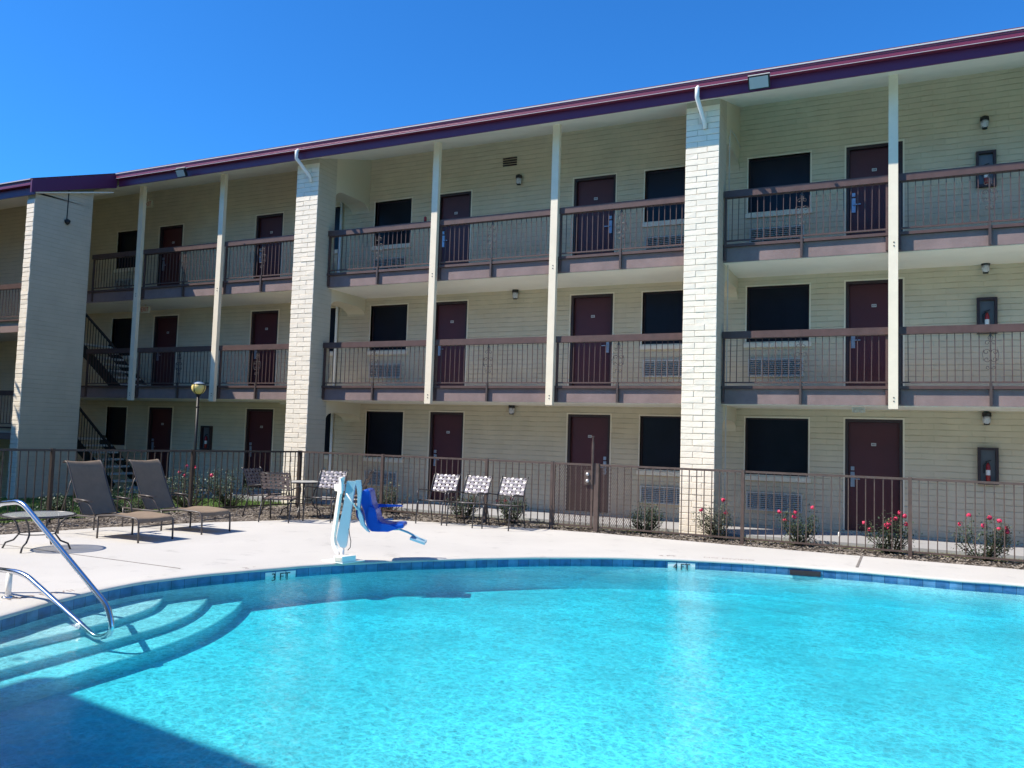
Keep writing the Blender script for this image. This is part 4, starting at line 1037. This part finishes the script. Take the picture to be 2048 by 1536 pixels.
# ------------------------------------------------------------------ rose bushes
def rose(x, y, h, w, nb, label, seed, m='leaf', dens=1.):
    rnd = random.Random(seed)
    z0 = -.12
    t = thing('rose_bush', (x, y, z0), label, 'bush', 'rose bushes along the fence')
    st = MB(); lf = MB(); tips = []
    ns = int((13 + 12 * w) * rnd.uniform(.75, 1.15))
    for i in range(ns):
        a = rnd.uniform(0, 2 * math.pi); rr = w * .5 * math.sqrt(rnd.random()); hh = h * rnd.uniform(.55, 1.02) * (1 - .25 * (rr / (w * .5)) ** 2)
        b = Vector((x + .05 * math.cos(a), y + .05 * math.sin(a), z0)); e = Vector((x + rr * math.cos(a) * 1.1, y + rr * math.sin(a) * 1.1, z0 + hh))
        mid = (b + e) / 2 + Vector((rr * .4 * math.cos(a), rr * .4 * math.sin(a), .04))
        st.tube([b, mid, e], [.009, .006, .003], 5); tips.append(e)
        nl = int(105 * dens)
        for j in range(nl):
            f = rnd.uniform(.08, 1.0); p = b * (1 - f) ** 2 + mid * 2 * f * (1 - f) + e * f * f
            p = p + Vector((rnd.gauss(0, .055), rnd.gauss(0, .055), rnd.gauss(0, .045)))
            s = rnd.uniform(.014, .027); d = Vector((rnd.uniform(-1, 1), rnd.uniform(-1, 1), rnd.uniform(-.5, .7))).normalized(); u = d.cross(Vector((rnd.uniform(-.4, .4), rnd.uniform(-.4, .4), 1))).normalized()
            lf.add([p, p + d * s * .8 + u * s * .55, p + d * s * 2, p + d * s * .8 - u * s * .55], [(0, 1, 2, 3)])
    build('stems', st, M['stem'], t); build('foliage', lf, M[m], t)
    tips.sort(key=lambda p: -p.z); rnd.shuffle(tips[:max(nb, 1) * 2])
    for i in range(nb):
        e = tips[i % len(tips)] + Vector((rnd.uniform(-.07, .07), rnd.uniform(-.06, .03), rnd.uniform(-.14, .05)))
        bl = MB()
        for j in range(14):
            d = Vector((rnd.gauss(0, 1), rnd.gauss(0, 1), rnd.gauss(0, .8))).normalized(); c = e + d * .030; u = d.orthogonal().normalized(); v = d.cross(u); s = rnd.uniform(.015, .027)
            cc = c + d * .006; bl.add([c - u * s, c - v * s, c + u * s, c + v * s, cc], [(0, 1, 4), (1, 2, 4), (2, 3, 4), (3, 0, 4)])
        build('bloom', bl, M['bloom'], t)
rose(1.03, 14.60, .72, .75, 8, 'red rose bush nearest the pool, beyond the first fence post at right', 11)
rose(-.22, 14.58, .70, .72, 11, 'full red rose bush in front of the right hand ground floor door', 12)
rose(-1.62, 14.66, .70, .66, 5, 'rose bush with few red blooms below the window right of the near pillar', 13)
rose(-2.93, 14.60, .68, .72, 3, 'rose bush at the foot of the near brick pillar', 14, 'leaf2')
rose(-4.28, 14.62, .62, .55, 0, 'bare leafed rose bush right of the gate, without blooms', 15)
rose(-6.95, 14.62, .62, .62, 3, 'rose bush behind the chair closest to the gate', 16)
rose(-8.05, 14.62, .58, .55, 0, 'rose bush behind the middle chair of the row', 17)
rose(-9.85, 14.65, .72, .70, 0, 'rose bush without blooms behind the pool lift', 18, 'leaf2')
rose(-13.0, 13.3, .90, 1.0, 0, 'tall rose bush behind the dark cafe chairs', 19)
rose(-13.1, 12.3, .90, 1.2, 5, 'tall rose bush with red blooms behind the second lounger', 20)
rose(-13.25, 11.0, .62, .9, 0, 'rose bush without blooms between the loungers and the globe lamp', 21)
rose(-13.5, 9.7, .45, .5, 0, 'low dark rose bush behind the headrest of the nearer lounger', 23)
rose(-13.7, 8.3, .62, .8, 0, 'sparse rose bush at the far left beyond the low table', 24, 'leaf2')
rose(-14.3, 7.6, .6, .8, 0, 'sparse rose bush at the very left edge', 25, 'leaf2')
# garden tap
t = thing('garden_tap', (-1.02, 15.0, -.1), 'small white capped garden tap standing in the grass strip', 'tap')
m = MB(); m.tube([(-1.02, 15.0, -.12), (-1.02, 15.0, .06)], .008, 6); build('riser', m, M['black'], t)
m = MB(); m.lathe((-1.02, 15.0, .06), [(.02, 0), (.022, .05), (.012, .07)], 8); build('cap', m, M['white'], t)
# orange can left on the walkway rail
t = thing('drink_can', (-9.62, 15.27, B1 + H + 1.325), 'small red drink can on the top walkway rail', 'can')
m = MB(); m.lathe((-9.62, 15.27, B1 + H + 1.326), [(.026, 0), (.031, .008), (.031, .105), (.027, .118)], 14); build('can_body', m, M['red'], t, True)

# ------------------------------------------------------------------ what stands behind the camera and throws the shade on the pool; added blockers at left
opp = thing('opposite_building', (-9.99, -.51, 0), 'motel building behind the viewer whose eave shades the near end of the pool', 'building', rz=R(-8.25))
m = MB(); m.box(-1.6, 23, -9, -1.9, -.2, 7.6); build('wall', m, M['wall'], opp)
m = MB(); slab(m, -2, 24, 0, 8.0, -5.4, 9.9, .2); slab(m, -2, 24, -5.4, 9.9, -11, 8.0, .2); build('roof', m, M['roof'], opp)
def big_tree(x, y, h, rr, label, seed):
    t = thing('shade_tree', (x, y, -1.0), label, 'tree', 'trees out of view beside the pool'); rnd = random.Random(seed)
    m = MB(); m.tube([(x, y, -1.0), (x + .1, y, h * .4), (x, y + .1, h * .8)], [.25, .18, .06], 8); build('trunk', m, M['bark'], t, True)
    m = MB()
    for c in range(150):
        d = Vector((rnd.gauss(0, 1), rnd.gauss(0, 1), rnd.gauss(0, 1))).normalized() * rr * rnd.uniform(.55, 1)
        cc = Vector((x, y, h - rr)) + Vector((d.x, d.y, d.z * 1.1))
        for j in range(45):
            p = cc + Vector((rnd.gauss(0, .35), rnd.gauss(0, .35), rnd.gauss(0, .3))); s = rnd.uniform(.08, .15)
            d2 = Vector((rnd.uniform(-1, 1), rnd.uniform(-1, 1), rnd.uniform(-.6, .6))).normalized(); u = d2.cross(Vector((0, 0, 1))).normalized()
            m.add([p, p + d2 * s + u * s * .5, p + d2 * s * 2, p + d2 * s - u * s * .5], [(0, 1, 2, 3)])
    build('crown', m, M['leaf'], t)
big_tree(-22.5, 7.0, 8.6, 3.0, 'tall leafy tree left of the pool, nearest the brick end wall', 31)
big_tree(-20.5, 1.5, 9.0, 3.2, 'tall leafy tree added left of the pool to block skylight, nearest the opposite building', 32)  # extra unseen tree, added to cut skylight in the left bay
lb = thing('added_side_building', (-27, 2, -1), 'side building added left of the pool, outside the view, to block skylight', 'building')  # unseen block added to keep skylight off the left bay
m = MB(); m.box(-31, -24.6, -14, 11.6, -2, 6.9); build('wall', m, M['wall'], lb)
m = MB()
for zf in (1.1, 3.75): m.box(-24.59, -23.4, -14, 11.6, zf, zf + .28); m.box(-23.45, -23.4, -14, 11.6, zf + .281, zf + 1.3)
build('walkway_slab', m, M['brown'], lb)
m = MB(); m.box(-31, -23.0, -14.3, 11.9, 6.92, 7.3); build('roof', m, M['roof'], lb)
tree = thing('shade_tree', (-13.6, -.6, -.2), 'leafy tree behind the viewer shading the pool steps', 'tree')
m = MB(); m.tube([(-13.6, -.6, -.2), (-13.5, -.5, 2.2), (-12.8, -.3, 4.2), (-12.2, -.2, 6)], [.2, .16, .1, .05], 8); m.tube([(-13.5, -.5, 2.2), (-14.3, -1.2, 4.4)], [.12, .04], 7); build('trunk', m, M['bark'], tree, True)
m = MB(); rnd = random.Random(5)
for c in range(105):
    cx, cy, cz = min(-12.2, rnd.gauss(-13.0, .9)), min(.05, rnd.gauss(-.9, .9)), rnd.gauss(6.6, .6)
    for j in range(70):
        p = Vector((cx + rnd.gauss(0, .28), cy + rnd.gauss(0, .28), cz + rnd.gauss(0, .22))); s = rnd.uniform(.04, .08)
        d = Vector((rnd.uniform(-1, 1), rnd.uniform(-1, 1), rnd.uniform(-.5, .5))).normalized(); u = d.cross(Vector((0, 0, 1))).normalized()
        m.add([p, p + d * s + u * s * .5, p + d * s * 2, p + d * s - u * s * .5], [(0, 1, 2, 3)])
build('crown', m, M['leaf'], tree)

# ------------------------------------------------------------------ light, sky, camera
sd = Vector((.70, .53, -1.0)).normalized()
s = bpy.data.lights.new('sun', 'SUN'); s.energy = 5.0; s.angle = R(.5); s.color = (1, .925, .80)
so_ = bpy.data.objects.new('sun', s); COL.objects.link(so_); so_.rotation_euler = sd.to_track_quat('-Z', 'Y').to_euler(); so_.location = (-20, -15, 30)
w = bpy.data.worlds.new('World'); SC.world = w; w.use_nodes = True
nt = w.node_tree; bg = nt.nodes['Background']; sky = nt.nodes.new('ShaderNodeTexSky'); sky.sky_type = 'NISHITA'; sky.sun_disc = False
sky.sun_elevation = math.asin(-sd.z); sky.sun_rotation = math.atan2(-sd.x, -sd.y)
sky.air_density = 1.0; sky.dust_density = .0; sky.ozone_density = 3.0; sky.altitude = 0
hs = nt.nodes.new('ShaderNodeVectorMath'); hs.operation = 'MULTIPLY'; hs.inputs[1].default_value = (.27, .95, 1.66)   # deep polarised blue
nt.links.new(sky.outputs[0], hs.inputs[0]); nt.links.new(hs.outputs[0], bg.inputs['Color']); bg.inputs['Strength'].default_value = .092

cam = bpy.data.cameras.new('camera'); co = bpy.data.objects.new('camera', cam); COL.objects.link(co); SC.camera = co
cam.sensor_width = 36; cam.lens = 1641.72 / 2048 * 36; cam.clip_end = 3000; cam.clip_start = .05
yw, pt, rl = R(-25.7235), R(3.7815), R(1.7944)
fw = Vector((math.sin(yw) * math.cos(pt), math.cos(yw) * math.cos(pt), math.sin(pt))); rt = Vector((math.cos(yw), -math.sin(yw), 0)); upv = rt.cross(fw)
Rr = rt * math.cos(rl) + upv * math.sin(rl); Uu = -rt * math.sin(rl) + upv * math.cos(rl)
mx = Matrix((Rr, Uu, -fw)).transposed().to_4x4(); mx.translation = (0, 0, 1.5326); co.matrix_world = mx
SC.view_settings.view_transform = 'Standard'; SC.view_settings.look = 'None'; SC.view_settings.gamma = 1; SC.view_settings.exposure = .50
SC.cycles.max_bounces = 8; SC.cycles.transparent_max_bounces = 24; SC.cycles.use_denoising = True
